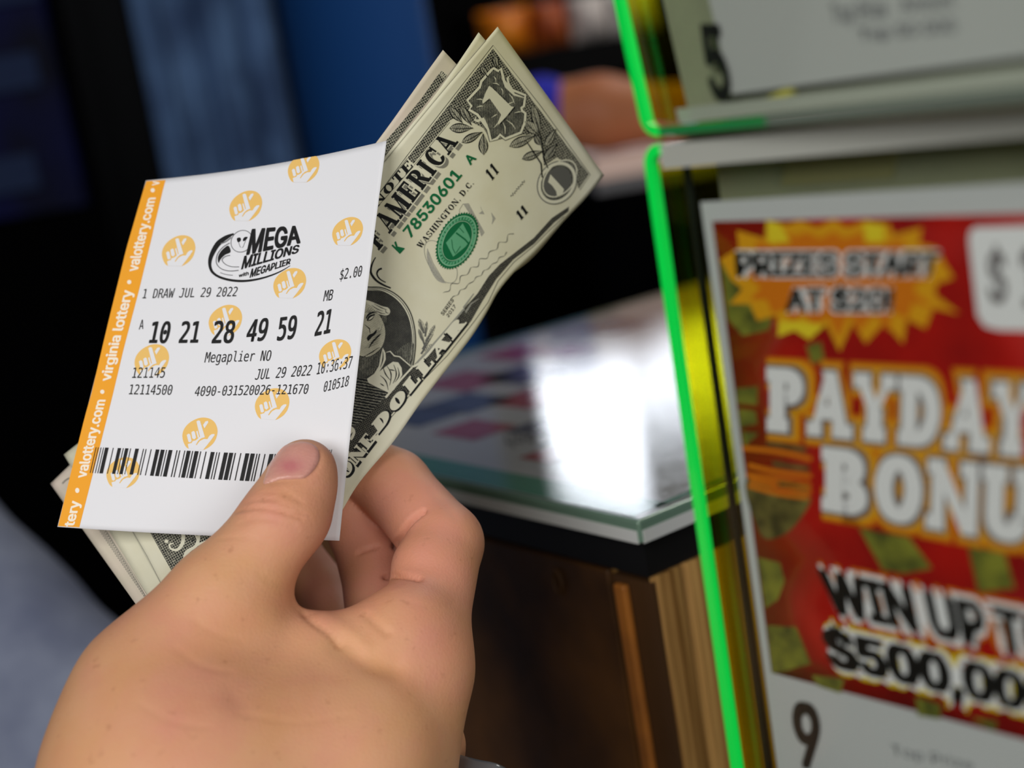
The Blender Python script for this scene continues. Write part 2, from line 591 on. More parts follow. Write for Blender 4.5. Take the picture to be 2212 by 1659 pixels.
# unseen grey plate added to cut the corner of the glare
cq = [(WX0 - 0.02, 1.80), (0.075, 1.85), (0.10, 1.91), (0.15, 1.955), (0.20, 1.985), (0.28, 2.01), (0.30, WZ1 + 0.02), (WX0 - 0.02, WZ1 + 0.02)]
vs = [(x, Y1 - 0.004 - k * 0.02, z) for k in (0, 1) for x, z in cq]
n = len(cq)
mesh_obj('glare_corner_cut', vs, [tuple(range(n))[::-1], tuple(range(n, 2 * n))] + [(i, (i + 1) % n, n + (i + 1) % n, n + i) for i in range(n)], mat('glare_cut_grey', (120, 122, 126), 0.9), win)

# ------------------------------------------------------------------ wooden counter with its clear-covered display top
U = np.array([-0.5795, 0.815, 0.0]); U /= np.linalg.norm(U)       # along the short side, away from the camera
Wd = np.array([0.815, 0.5795, 0.0])                                # along the front, to the right
Wd -= U * (U @ Wd); Wd /= np.linalg.norm(Wd)
Z = np.array([0.0, 0.0, 1.0])
C0 = at(1378, 1126, 0.44)
ZT = C0[2]
LU, LW = 0.318, 0.75


def top_uw(x, y):
    D = RN @ np.array([(x - W_PX / 2) / F_PX, -(y - H_PX / 2) / F_PX, -1])
    p = CAM + D * ((ZT - CAM[2]) / D[2]) - C0
    return p @ U, p @ Wd


def top_pt(u, w, dz=0.0):
    return C0 + U * u + Wd * w + Z * dz


def wood_mat(name, a, b, scale, dirv, grain=0.5, rough=0.45):
    """planks: streaks stretched along the world vertical, varied along dirv"""
    m = bpy.data.materials.new(name)
    m.use_nodes = True
    nt = m.node_tree
    p = nt.nodes['Principled BSDF']
    p.inputs['Roughness'].default_value = rough
    tc = nt.nodes.new('ShaderNodeTexCoord')
    mp = nt.nodes.new('ShaderNodeMapping')
    mp.inputs['Scale'].default_value = (scale, scale, scale * 0.02)
    nt.links.new(tc.outputs['Object'], mp.inputs[0])
    n = nt.nodes.new('ShaderNodeTexNoise')
    n.inputs['Scale'].default_value = 1.0
    n.inputs['Detail'].default_value = 5
    n.inputs['Roughness'].default_value = 0.65
    nt.links.new(mp.outputs[0], n.inputs['Vector'])
    r = nt.nodes.new('ShaderNodeValToRGB')
    r.color_ramp.elements[0].position, r.color_ramp.elements[0].color = 0.36, lin(*a)
    r.color_ramp.elements[1].position, r.color_ramp.elements[1].color = 0.62, lin(*b)
    nt.links.new(n.outputs['Fac'], r.inputs[0])
    nt.links.new(r.outputs[0], p.inputs['Base Color'])
    bp = nt.nodes.new('ShaderNodeBump')
    bp.inputs['Strength'].default_value = grain
    bp.inputs['Distance'].default_value = 0.001
    nt.links.new(n.outputs['Fac'], bp.inputs['Height'])
    nt.links.new(bp.outputs[0], p.inputs['Normal'])
    return m


M_oak = wood_mat('worn_oak', (128, 88, 40), (188, 146, 84), 330, None)
M_dark = mat('dark_brown_board', (58, 35, 14), 0.5, noise=(14, (128, 82, 32), 0.9), bump=(90, 0.3, 0.001))  # dark brown with lighter mottling
M_edge = mat('orange_edge_wood', (176, 108, 40), 0.5, noise=(60, (140, 84, 34), 0.7))
M_groove = mat('dark_groove_wood', (72, 46, 20), 0.6)
M_black = mat('gap_shade_black', (10, 10, 11), 0.5)
cnt = tag(empty('wooden_counter'), 'worn wooden counter stand with dark brown end board and ribbed oak front', 'counter')
ZW = ZT - 0.0215            # top of the wood
B0 = top_pt(0.004, 0.004)
B0[2] = 0


def fluted(name, m, parent):
    """front face made of upright boards with shallow rounded ribs"""
    n = int((LW - 0.02) / 0.0135)
    prof = []
    for k in range(n):
        w0 = 0.002 + k * 0.0135
        dep = 0.0012 + 0.0012 * rng.random()
        for f, d in ((0.0, dep), (0.16, 0.0), (0.5, -0.0006), (0.84, 0.0), (0.99, dep)):
            prof.append((w0 + f * 0.0135, d))
    vs, fs = [], []
    for w, d in prof:
        for z in (0.0, ZW):
            p = B0 + Wd * w + U * d
            vs.append((p[0], p[1], z))
    for w, d in prof:
        for z in (0.0, ZW):
            p = B0 + Wd * w + U * 0.02
            vs.append((p[0], p[1], z))
    k = len(prof)
    for i in range(k - 1):
        a = 2 * i
        fs.append((a, a + 2, a + 3, a + 1))
        b = 2 * k + a
        fs.append((b, b + 1, b + 3, b + 2))
        fs.append((a + 1, a + 3, b + 3, b + 1))
    return mesh_obj(name, vs, fs, m, parent)


fluted('front_board', M_oak, cnt)
side0 = B0 + U * 0.0205
box('side_groove', B0 + U * 0.0008 + Wd * 0.0015, U * 0.0197, Wd * 0.012, Z * (ZW - 0.002), M_groove, cnt)
box('corner_trim', B0 + U * 0.0115 + Wd * -0.0015, U * 0.0055, Wd * 0.003, Z * (ZW - 0.004), M_edge, cnt, 0.001)
box('side_board', B0 + U * 0.021 + Wd * 0.0005, U * (LU - 0.03), Wd * 0.018, Z * (ZW - 0.001), M_dark, cnt, 0.001)
# knot and scratches on the dark board
kn = Ink()
box('back_board', B0 + U * (LU - 0.008), U * 0.006, Wd * (LW - 0.02), Z * (ZW - 0.03), M_dark, cnt)
box('shadow_strip', top_pt(0.005, 0.005) - Z * 0.0213, U * (LU - 0.012), Wd * (LW - 0.03), Z * 0.0126, M_black, cnt)  # black box stands in for the shade in the gap under the slab
for k, (px, py, r_) in enumerate(((1205, 1258, 0.0028),)):
    # a round knot hole in the side board
    D = RN @ np.array([(px - W_PX / 2) / F_PX, -(py - H_PX / 2) / F_PX, -1])
    n_ = -Wd
    o_ = B0 + Wd * 0.0002
    t_ = ((o_ - CAM) @ n_) / (D @ n_)
    c_ = CAM + D * t_
    vs, fs = [], []
    for i in range(20):
        a_ = 2 * math.pi * i / 20
        for rr, hh in ((r_ * 1.25, 0.0001), (r_, 0.0008), (r_ * 0.8, 0.0001)):
            vs.append(c_ + (U * math.cos(a_) * 0.8 + Z * math.sin(a_) * 1.5) * rr - Wd * hh)
    for i in range(20):
        j = (i + 1) % 20
        for q in (0, 1):
            fs.append((3 * i + q, 3 * j + q, 3 * j + q + 1, 3 * i + q + 1))
    mesh_obj('knot', vs, fs, M_groove, cnt, True)

# clear slab on top: printed sheet under a scratched clear cover
def cover_mat(name, rgb, rough=0.8, coat=1.0):
    m = mat(name, rgb, rough, coat=coat, coat_rough=0.022)
    nt = m.node_tree
    p = nt.nodes['Principled BSDF']
    p.inputs['Coat IOR'].default_value = 1.55
    tc = nt.nodes.new('ShaderNodeTexCoord')
    mp = nt.nodes.new('ShaderNodeMapping')
    mp.inputs['Rotation'].default_value = (0, 0, math.radians(-20))
    mp.inputs['Scale'].default_value = (60, 2600, 60)
    nt.links.new(tc.outputs['Object'], mp.inputs[0])
    n = nt.nodes.new('ShaderNodeTexNoise')
    n.inputs['Scale'].default_value = 1.0
    n.inputs['Detail'].default_value = 3
    nt.links.new(mp.outputs[0], n.inputs['Vector'])
    bp = nt.nodes.new('ShaderNodeBump')
    bp.inputs['Strength'].default_value = 0.10
    bp.inputs['Distance'].default_value = 0.0002
    nt.links.new(n.outputs['Fac'], bp.inputs['Height'])
    nt.links.new(bp.outputs[0], p.inputs['Coat Normal'])
    return m


M_cover = cover_mat('clear_cover_over_white_paper', (150, 151, 150))
M_red = cover_mat('red_print', (132, 44, 40))
M_navy = cover_mat('navy_print', (48, 52, 68))
M_greenp = cover_mat('green_print', (44, 110, 84))
M_greyp = cover_mat('grey_print', (92, 92, 94))
M_chrome = mat('polished_white_edge', (236, 239, 238), 0.2, metal=0.2, coat=1.0)
M_slab = mat('greenish_clear_edge', (120, 150, 132), 0.15, metal=0.2, coat=1.0)
top = tag(empty('counter_display_top'), 'clear scratched display top with red and navy diamonds showing bright window glare', 'counter top')
slab = box('clear_cover', top_pt(0, 0, -0.0078), U * LU, Wd * LW, Z * 0.0078, M_slab, top, 0.0012)
box('edge_band', top_pt(0.0012, -0.0003, -0.0076), U * (LU - 0.002), Wd * 0.0006, Z * 0.0042, M_chrome, top)
box('edge_band', top_pt(-0.0003, 0.0012, -0.0076), Wd * (LW - 0.002), U * 0.0006, Z * 0.0042, M_chrome, top)


def flat(name, uw, m, dz, parent):
    vs = [top_pt(a, b, dz) for a, b in uw]
    n = np.cross(vs[1] - vs[0], vs[2] - vs[1])
    f = list(range(len(vs)))
    return mesh_obj(name, vs, [f if n[2] > 0 else f[::-1]], m, parent)


flat('printed_sheet', [(0.0016, 0.0016), (0.0016, LW - .0016), (LU - .0016, LW - .0016), (LU - .0016, 0.0016)], M_cover, 0.00015, top)
flat('green_stripe', [(0.004, 0.0022), (0.004, 0.0165), (LU - .004, 0.0165), (LU - .004, 0.0022)], M_greenp, 0.0003, top)
flat('green_stripe', [(0.0035, 0.012), (0.0035, LW - .004), (0.0065, LW - .004), (0.0065, 0.012)], M_greenp, 0.0003, top)
flat('green_stripe', [(LU - .010, 0.012), (LU - .010, LW - .004), (LU - .003, LW - .004), (LU - .003, 0.012)], M_greenp, 0.0003, top)
# diamonds of the printed pattern, each square of the board in its place
for (px, py, m, s) in ((1006, 824, M_red, 1), (1010, 871, M_navy, 1), (1024, 929, M_red, 1), (1118, 763, M_red, .9), (1129, 811, M_navy, .9),
                       (1150, 862, M_red, 1), (1165, 925, M_navy, .8), (1190, 984, M_red, .8), (1330, 705, M_navy, .8), (1225, 760, M_red, .7), (905, 900, M_navy, 1)):
    u_, w_ = top_uw(px, py)
    t_, d_ = top_uw(px, py - 25 * s), top_uw(px, py + 27 * s)
    a_ = abs(t_[0] - d_[0]) / 2 * (0.9 if py > 800 else 0.75)
    b_ = abs(t_[1] - d_[1]) / 2 * (0.9 if py > 800 else 0.75)
    flat('diamond_print', [(u_ - a_, w_ - b_), (u_ - a_, w_ + b_), (u_ + a_, w_ + b_), (u_ + a_, w_ - b_)], m, 0.0003, top)
Ink().text('Cash', [(1190, 962), (1092, 970), (1090, 937), (1186, 927)], 'sans', 0.01).build('printed_word', Plane(C0, U, Wd), M_greyp, top, 0.0004, 40)
# ------------------------------------------------------------------ paper money and the lottery ticket
def hatch_mat(name, dark, light, period=4.5, angs=(35, -35), duty=0.45, rough=0.8, blotch=0.0):
    """engraved line work: crossing bands in the artwork's own coordinates"""
    m = bpy.data.materials.new(name)
    m.use_nodes = True
    nt = m.node_tree
    p = nt.nodes['Principled BSDF']
    p.inputs['Roughness'].default_value = rough
    p.inputs['Specular IOR Level'].default_value = 0.2
    uv = nt.nodes.new('ShaderNodeUVMap')
    out = None
    for a in angs:
        mp = nt.nodes.new('ShaderNodeMapping')
        mp.inputs['Rotation'].default_value = (0, 0, math.radians(a))
        nt.links.new(uv.outputs[0], mp.inputs[0])
        w = nt.nodes.new('ShaderNodeTexWave')
        w.inputs['Scale'].default_value = 2 * math.pi / 20 / (period / 100)
        w.inputs['Distortion'].default_value = 2.5
        w.inputs['Detail Scale'].default_value = 4.0
        w.inputs['Detail'].default_value = 1
        nt.links.new(mp.outputs[0], w.inputs['Vector'])
        r = nt.nodes.new('ShaderNodeMapRange')
        r.inputs[1].default_value, r.inputs[2].default_value = 1 - duty, 1.0
        nt.links.new(w.outputs['Fac'], r.inputs[0])
        if out is None:
            out = r.outputs[0]
        else:
            mx = nt.nodes.new('ShaderNodeMath')
            mx.operation = 'MAXIMUM'
            nt.links.new(out, mx.inputs[0])
            nt.links.new(r.outputs[0], mx.inputs[1])
            out = mx.outputs[0]
    if blotch:
        n = nt.nodes.new('ShaderNodeTexNoise')
        n.inputs['Scale'].default_value = 5.0
        n.inputs['Detail'].default_value = 3
        nt.links.new(uv.outputs[0], n.inputs['Vector'])
        r = nt.nodes.new('ShaderNodeMapRange')
        r.inputs[1].default_value, r.inputs[2].default_value = 0.4, 0.7
        r.inputs[3].default_value, r.inputs[4].default_value = 1 - blotch, 1.0 + blotch
        nt.links.new(n.outputs['Fac'], r.inputs[0])
        mu = nt.nodes.new('ShaderNodeMath')
        mu.operation = 'MULTIPLY'
        mu.use_clamp = True
        nt.links.new(out, mu.inputs[0])
        nt.links.new(r.outputs[0], mu.inputs[1])
        out = mu.outputs[0]
    mix = nt.nodes.new('ShaderNodeMix')
    mix.data_type = 'RGBA'
    mix.inputs[6].default_value, mix.inputs[7].default_value = lin(*dark), lin(*light)
    nt.links.new(out, mix.inputs[0])
    nt.links.new(mix.outputs[2], p.inputs['Base Color'])
    return m


PAPER = (225, 223, 202)
M_money = mat('banknote_paper', PAPER, 0.85, noise=(55, (212, 207, 178), 0.8), bump=(900, 0.12, 0.0002), spec=0.2)
M_money2 = mat('worn_banknote_paper', (208, 200, 180), 0.85, noise=(70, (222, 204, 192), 0.8), bump=(900, 0.12, 0.0002), spec=0.2)
M_light = mat('unprinted_paper', (222, 220, 199), 0.85, spec=0.2)
M_ink = mat('black_ink', (20, 22, 24), 0.7, spec=0.2)
M_grey = mat('grey_ink', (150, 150, 140), 0.8, spec=0.2)
M_grey2 = mat('mid_grey_ink', (98, 98, 94), 0.8, spec=0.2)
M_soft = mat('shadow_ink', (130, 129, 118), 0.8, spec=0.2)
M_green = mat('green_ink', (10, 104, 62), 0.7, spec=0.2)
M_green2 = mat('pale_green_ink', (96, 168, 128), 0.7, spec=0.2)
M_hd = hatch_mat('dense_engraving', (26, 28, 30), (170, 168, 150), 5.0, (30, -60), 0.30)
M_hb = hatch_mat('band_engraving', (24, 26, 28), (120, 118, 106), 4.0, (30, -60), 0.16)
M_hm = hatch_mat('medium_engraving', (48, 50, 50), (150, 149, 134), 3.6, (0,), 0.6, blotch=0.5)
M_ho = hatch_mat('portrait_background', (40, 41, 42), (86, 86, 80), 3.2, (52, -38), 0.5, blotch=0.3)
M_hc = hatch_mat('coat_engraving', (32, 34, 35), (150, 149, 134), 6.0, (80,), 0.35)
M_hf = hatch_mat('face_engraving', (174, 172, 152), (222, 219, 196), 3.4, (60,), 0.75, blotch=0.4)
M_hl = hatch_mat('leaf_engraving', (112, 112, 104), (206, 203, 180), 4.0, (20,), 0.8, blotch=0.6)
M_hg = hatch_mat('grey_numeral_engraving', (150, 149, 142), (190, 188, 172), 3.0, (10,), 0.6)

TR, TL, BR = np.array([1075., 60.]), np.array([248., 1080.]), np.array([1305., 378.])
AXI = np.linalg.inv(np.stack([TL - TR, BR - TR], 1))


def bill_depth(x, y):
    s, t = AXI @ (np.array([x, y]) - TR)
    return 0.378 + 0.017 * s + t * (0.036 * (1 - s) - 0.027 * s)


def bill_rows(top, bot, off):
    """top and bottom edges (right end first) and a straight line between them"""
    f = lambda P: [(x, y, bill_depth(x, y) + off) for x, y in P]
    t, b = np.array(top, float), np.array(bot, float)
    k = np.linspace(0, 1, 5)[:, None]
    mid = (t[0] + b[0]) / 2 * (1 - k) + (t[-1] + b[-1]) / 2 * k
    return [f(top), f(mid), f(bot)]


BOT1 = [(1305, 378), (1272, 420), (1226, 469), (1153, 549), (1110, 589), (1075, 632), (1053, 672), (1023, 721), (969, 792), (909, 870),
        (852, 951), (766, 1057), (736, 1107), (640, 1215), (540, 1312), (430, 1415)]
S1 = Sheet(bill_rows([(1075, 58), (830, 352), (600, 640), (400, 890), (248, 1080)], BOT1, 0.0), (0, 0.5, 1))
S2 = Sheet(bill_rows([(1034, 70), (970, 164), (832, 338), (560, 640), (330, 830), (138, 982)],
                     [(x - 14, y - 8) for x, y in BOT1[:1]] + [(x - 16, y - 3) for x, y in BOT1[1:-1]] + [(378, 1385)], 0.0016), (0, 0.5, 1))
S3 = Sheet(bill_rows([(957, 108), (925, 152), (812, 309), (560, 600), (340, 820), (109, 1045)],
                     [(1262, 432), (1218, 478), (1147, 560), (1084, 612), (1046, 672), (1010, 728), (900, 868), (760, 1040), (520, 1270), (338, 1368)], 0.0032), (0, 0.5, 1))
GB = 'one-dollar bills held in the hand'
bill = empty('dollar_bill')
tag(bill, 'frontmost dollar bill with green seal, portrait and serial number showing, held behind the ticket', 'dollar bill', GB)
S1.mesh('paper', M_money, 0.00011, 110, 50, bill)
b2 = tag(empty('dollar_bill'), 'dollar bill just behind the front one, only its blank cream edges showing', 'dollar bill', GB)
S2.mesh('paper', M_money, 0.00011, 90, 40, b2)
b3 = tag(empty('dollar_bill'), 'rearmost greyer dollar bill with a dark engraved border strip at its top edge', 'dollar bill', GB)
S3.mesh('paper', M_money2, 0.00011, 90, 40, b3)

L1, L2, L3, L4, L5 = 0.00005, 0.00011, 0.00017, 0.00023, 0.00029
z3 = lambda pts: zm(pts, 780, 40, 4.022)
z4 = lambda pts: zm(pts, 730, 420, 3.687)
z5 = lambda pts: zm(pts, 700, 560, 3.0175)
z6 = lambda pts: zm(pts, 740, 620, 6.91)
zs = lambda pts: zm(pts, 900, 440, 8.295)
zb = lambda pts: zm(pts, 80, 750, 2.9105)

# border bands, rosette and leaves
I = Ink()
I.poly(z3([(1145, 262), (1978, 1355), (1890, 1480), (1830, 1290), (1700, 1205), (1590, 1280), (1560, 1100), (1500, 1010), (1400, 1010),
           (1290, 1040), (1130, 1060), (1060, 950), (960, 900), (900, 810), (770, 885), (455, 1262), (402, 1212)]))
I.build('border_print', S1, M_hd, bill, L1)
I = Ink()
I.poly(z4([(1840, 95), (1700, 190), (1560, 345), (1400, 470), (1290, 555), (1200, 650), (1110, 790), (1010, 900), (580, 1385), (350, 1640), (200, 1790),
           (60, 1960), (110, 2110), (300, 1900), (480, 1690), (640, 1500), (860, 1262), (1062, 1005), (1150, 850), (1262, 672), (1395, 520), (1560, 395), (1720, 225), (1835, 135)]))
I.build('border_print', S1, M_hb, bill, L1)
I = Ink()
I.poly(zb([(690, 1110), (960, 1110), (1100, 1180), (900, 1500), (860, 1430), (715, 1165)]))
I.build('border_print', S1, M_hd, bill, L1)
I = Ink()
I.stroke(z3([(-120, 1900), (130, 1555), (400, 1190), (1146, 232), (1560, 760), (1990, 1358), (1900, 1490)]), 1.2)
I.stroke(z3([(120, 1660), (455, 1285)]), 1.0)
I.stroke(z3([(75, 1625), (400, 1215)]), 1.0)
I.stroke(z3([(460, 1275), (770, 900)]), 0.9)
I.build('outline_print', S1, M_ink, bill, L1)
I = Ink()
I.stroke(zb([(700, 1140), (845, 1400), (930, 1540)]), 1.2)
I.stroke(zb([(960, 1120), (985, 1180), (1010, 1240)]), 1.6)
I.build('outline_print', S1, M_ink, bill, L1)
I = Ink()
I.stroke(zb([(935, 1120), (975, 1200), (1000, 1250)]), 1.6)
I.build('outline_print', S1, M_ink, bill, L1)
I = Ink()
I.stroke(z4([(1800, 175), (1700, 270), (1560, 410), (1400, 540), (1275, 690), (1195, 860), (1075, 1025), (870, 1285), (640, 1520), (480, 1710), (300, 1920)]), 1.2)
I.build('outline_print', S1, M_ink, bill, L1)
SH = [(1150, 430), (1190, 455), (1212, 430), (1240, 540), (1300, 615), (1425, 665), (1412, 760), (1390, 775), (1395, 800), (1425, 822),
      (1420, 900), (1385, 990), (1250, 1045), (1205, 1008), (1180, 1040), (1125, 1060), (1100, 960), (1010, 835), (937, 792), (957, 760),
      (920, 710), (1030, 592), (1042, 545), (1130, 445)]
Ink().poly(z3(SH)).build('rosette', S1, M_hm, bill, L2)
I = Ink()
I.stroke(z3(SH), 5.5, True)
I.stroke(z3([(1215, 440), (1230, 520), (1260, 590), (1330, 660), (1425, 690)]), [1, 5, 7, 5, 1])
I.stroke(z3([(1290, 490), (1270, 520), (1280, 570), (1320, 620)]), [1, 4, 5, 1])
I.stroke(z3([(1000, 850), (985, 880), (1010, 890), (1060, 870), (1090, 930), (1110, 1000)]), [1, 5, 7, 5, 3])
for p, q in (((1150, 500), (1170, 560)), ((1140, 560), (1200, 580)), ((1000, 700), (1060, 710)), ((1180, 830), (1130, 860)), ((1240, 760), (1330, 720)),
             ((1260, 880), (1340, 960)), ((1230, 900), (1250, 1000)), ((1280, 650), (1330, 740)), ((1330, 820), (1390, 810)), ((1150, 950), (1190, 900)),
             ((1000, 770), (1060, 760)), ((1210, 600), (1230, 660))):
    I.stroke(z3([p, ((p[0] + q[0]) / 2 + 8, (p[1] + q[1]) / 2 - 6), q]), [0.6, 2.2, 0.6])
I.build('rosette_frame', S1, M_light, bill, L3)
I = Ink()
I.stroke(z3(SH), 8.5, True)
ONE = [(1108, 582), (1135, 600), (1300, 762), (1325, 765), (1264, 842), (1190, 922), (1184, 900), (1212, 834), (1112, 692), (1055, 738), (1048, 722), (1078, 640)]
I.poly(z3([(x + 16, y + 4) for x, y in ONE]))
LV = [((1160, 322), (1178, 432), 46), ((1042, 412), (1095, 505), 44), ((765, 768), (878, 905), 62), ((862, 758), (955, 925), 60), ((763, 952), (970, 950), 72),
      ((872, 1078), (1050, 985), 58), ((1062, 1185), (1058, 1000), 70), ((1285, 1112), (1510, 1015), 74), ((1395, 1222), (1580, 1150), 62), ((1420, 890), (1540, 1010), 84),
      ((1485, 745), (1555, 1010), 62), ((1600, 1110), (1690, 960), 60), ((1590, 1230), (1700, 1090), 66), ((1560, 1100), (1500, 1000), 50)]
for p, q, w in LV:
    I.poly(z3(lens(p, q, w + 16)))
I.build('ornament_outline', S1, M_ink, bill, L2)
I = Ink()
for p, q, w in LV:
    I.poly(z3(lens(p, q, w - 6)))
    I.poly(z3(lens((np.array(p) * .9 + np.array(q) * .1), q, w * .5)))
I.build('leaf_print', S1, M_hl, bill, L3)
I = Ink()
for p, q, w in LV:
    p, q = np.array(p, float), np.array(q, float)
    n = np.array([-(q - p)[1], (q - p)[0]]) / np.linalg.norm(q - p)
    I.stroke(z3([p, (p + q) / 2 + n * w * .08, q]), [0.6, 1.5, 2.2])
    for t in (.35, .5, .65):
        I.stroke(z3([p + (q - p) * t, p + (q - p) * (t - .12) + n * w * .3]), [1.4, .5])
I.stroke(z3([(1430, 1060), (1560, 1260), (1570, 1380)]), [2, 3, 3])
I.stroke(z3([(1555, 1010), (1590, 1230), (1620, 1300)]), [2, 3, 2])
I.build('leaf_vein_print', S1, M_ink, bill, L4)
Ink().poly(z3(ONE)).poly(z3([(1640, 1352), (1758, 1482), (1745, 1530), (1698, 1545), (1690, 1500), (1655, 1450), (1620, 1420)])).build('numeral', S1, M_light, bill, L5)
# small round 1 in the lower corner
cc = z3([(1700, 1425)])[0]
Ink().ellipse(cc, 49, 40, -1.0).build('roundel', S1, M_hm, bill, L2)
I = Ink()
I.ring(cc, 44, 36, -1.0, 7)
I.ring((cc[0] + 6, cc[1] - 9), 45, 30, -0.9, 3)
I.build('roundel_ring', S1, M_light, bill, L3)
I = Ink()
I.ring(cc, 48.5, 40, -1.0, 2.2)
I.ellipse(cc, 36, 28, -1.0)
I.build('roundel_ground', S1, M_grey2, bill, L3)

# lettering: the curved banner NOTE, the large AMERICA, WASHINGTON, D.C. and the numbers
Ink().text('NOTE', ((802, 436), (880, 345), (892, 359), (815, 449)), 'roman', 0.012).build('note_lettering', S1, M_ink, bill, L1)
QA = [(806, 477), (955, 283), (990, 306), (841, 505)]
QF = [(788, 510), (802, 490), (835, 520), (818, 541)]
sh = lambda Q, dx, dy: [(x + dx, y + dy) for x, y in Q]
I = Ink()
for k in (3.0, 5.0, 7.0, 9.0):
    I.text('AMERICA', sh(QA, k, k * .75), 'roman', 0.02)
    I.text('F', sh(QF, k, k * .75), 'roman', 0.02)
I.build('lettering_shadow', S1, M_soft, bill, L1)
I = Ink()
I.text('AMERICA', sh(QA, 1.2, 1.0), 'roman', 0.045).text('F', sh(QF, 1.2, 1.0), 'roman', 0.045)
I.build('lettering_gap', S1, M_light, bill, L2)
I = Ink()
I.text('AMERICA', QA, 'roman', 0.02).text('F', QF, 'roman', 0.02)
I.text('WASHINGTON, D.C.', [(899, 529), (1013, 389), (1023, 397), (909, 537)], 'roman', 0.0)
I.text('11', [(1047, 371), (1062, 351), (1077, 371), (1062, 391)], 'roman', 0.0)
I.text('11', [(1113, 460), (1129, 442), (1140, 458), (1124, 476)], 'roman', 0.02)
I.text('SERIES', [(951, 677), (975, 643), (980, 649), (957, 682)], 'sans', 0.01)
I.text('2017', [(963, 681), (980, 657), (985, 662), (968, 686)], 'sans', 0.01)
I.build('lettering', S1, M_ink, bill, L3)
I = Ink()
I.text('K', [(846, 531), (855, 521), (874, 536), (863, 548)], 'sans', 0.03)
I.text('78530601', [(869, 499), (980, 363), (998, 378), (886, 515)], 'sans', 0.028)
I.text('A', [(1002, 342), (1013, 330), (1029, 342), (1015, 357)], 'sans', 0.03)
I.build('serial_number', S1, M_green, bill, L3)
I = Ink()
for (a, b, amp) in (((958, 634), (1108, 503), 5), ((972, 648), (1095, 545), 2.2), ((1103, 425), (1133, 390), 2.5)):
    a, b = np.array(a, float), np.array(b, float)
    n = np.array([-(b - a)[1], (b - a)[0]]) / np.linalg.norm(b - a)
    q = [a + (b - a) * t + n * (amp * math.sin(t * 46 + amp) * (0.4 + 0.6 * abs(math.sin(t * 9)))) for t in np.linspace(0, 1, 70)]
    I.stroke(q, np.abs(np.sin(np.linspace(0, 30, 70))) * 1.2 + .5)
I.build('signature_print', S1, M_grey2, bill, L2)

# grey word ONE under the green treasury seal
I = Ink()
I.poly(zs(smooth_path([(195, 800), (180, 930), (250, 1190), (390, 1390), (500, 1420), (400, 1260), (270, 1040), (215, 880)], 6, True)))
I.poly(zs([(830, 0), (930, -10), (1215, 515), (1160, 590), (1090, 400)]))
I.poly(zs([(1330, 150), (1415, 265), (1345, 375), (1360, 260)]))
I.poly(zs([(1130, 30), (1215, 190), (1110, 180), (1170, 130)]))
I.poly(zs([(640, 500), (720, 480), (900, 620), (840, 690)]))
I.build('grey_word_print', S1, M_hg, bill, L1)
I = Ink()
I.ring(zs([(430, 1040)])[0], 52, 26, math.atan2(390, 250), 1.1)
I.stroke(zs([(210, 860), (290, 1060), (420, 1280), (520, 1430)]), 1.0)
I.stroke(zs([(830, 0), (760, 110), (770, 190)]), 0.9)
I.build('grey_word_outline', S1, M_grey, bill, L2)
sc_, sa = zs([(722, 665)])[0], math.atan2(-1020, 500)
teeth = []
for k in range(96):
    a = 2 * math.pi * k / 96
    r = 1.0 if k % 2 else 0.93
    x, y = 67 * r * math.cos(a), 41.5 * r * math.sin(a)
    teeth.append((sc_[0] + x * math.cos(sa) - y * math.sin(sa), sc_[1] + x * math.sin(sa) + y * math.cos(sa)))
Ink().poly(teeth).build('seal', S1, M_green, bill, L3)
I = Ink()
I.stroke(ell(sc_, 53, 32.5, sa, 48), 8.5, True)
I.poly(zs([(820, 350), (930, 560), (960, 650), (870, 770), (650, 950), (520, 700), (720, 470)]))
I.build('seal_ring', S1, M_green2, bill, L4)
I = Ink()
for r in (0.9, 0.71):
    I.ring(sc_, 66 * r * .97, 41 * r * .97, sa, 1.1, 60)
I.build('seal_line_print', S1, mat('seal_highlight', (160, 205, 172), 0.8), bill, L5)
I = Ink()
for k in range(34):
    a = 2 * math.pi * k / 34
    if 0.15 < (k / 34) < 0.22:
        continue
    pq = []
    for r in (0.745, 0.83):
        x, y = 66 * r * math.cos(a + (r - .78) * .4), 41 * r * math.sin(a + (r - .78) * .4)
        pq.append((sc_[0] + x * math.cos(sa) - y * math.sin(sa), sc_[1] + x * math.sin(sa) + y * math.cos(sa)))
    I.stroke(pq, 1.5 + (k % 3) * .5)
I.stroke(zs([(700, 520), (860, 640), (930, 720)]), 3.5)
I.stroke(zs([(620, 640), (640, 800), (690, 900)]), 1.5)
I.stroke(zs([(780, 760), (700, 880)]), 1.5)
I.stroke(zs([(760, 430), (840, 520)]), 1.5)
I.build('seal_lettering', S1, M_green, bill, L5)

# ONE DOLLAR on the lower band
I = Ink()
I.text('DOLLAR', [(802, 917), (990, 681), (1008, 697), (816, 938)], 'fat', 0.02)
I.text('ONE', [(727, 1016), (790, 934), (811, 951), (747, 1035)], 'fat', 0.0)
I.build('value_lettering', S1, M_light, bill, L3)
I = Ink()
I.text('DOLLAR', [(803, 918), (992, 682), (1011, 699), (818, 940)], 'fat', 0.07)
I.text('ONE', [(728, 1017), (792, 936), (814, 954), (750, 1038)], 'fat', 0.06)
I.build('value_shadow', S1, M_ink, bill, L2)
I = Ink()
I.stroke(z4([(1000, 915), (860, 1080), (620, 1352)]), 4)
I.stroke(z4([(1080, 790), (1000, 900), (1015, 940), (1060, 870), (1120, 830)]), [2, 4, 5, 3, 1])
I.build('lower_band_edge', S1, M_grey, bill, L2)

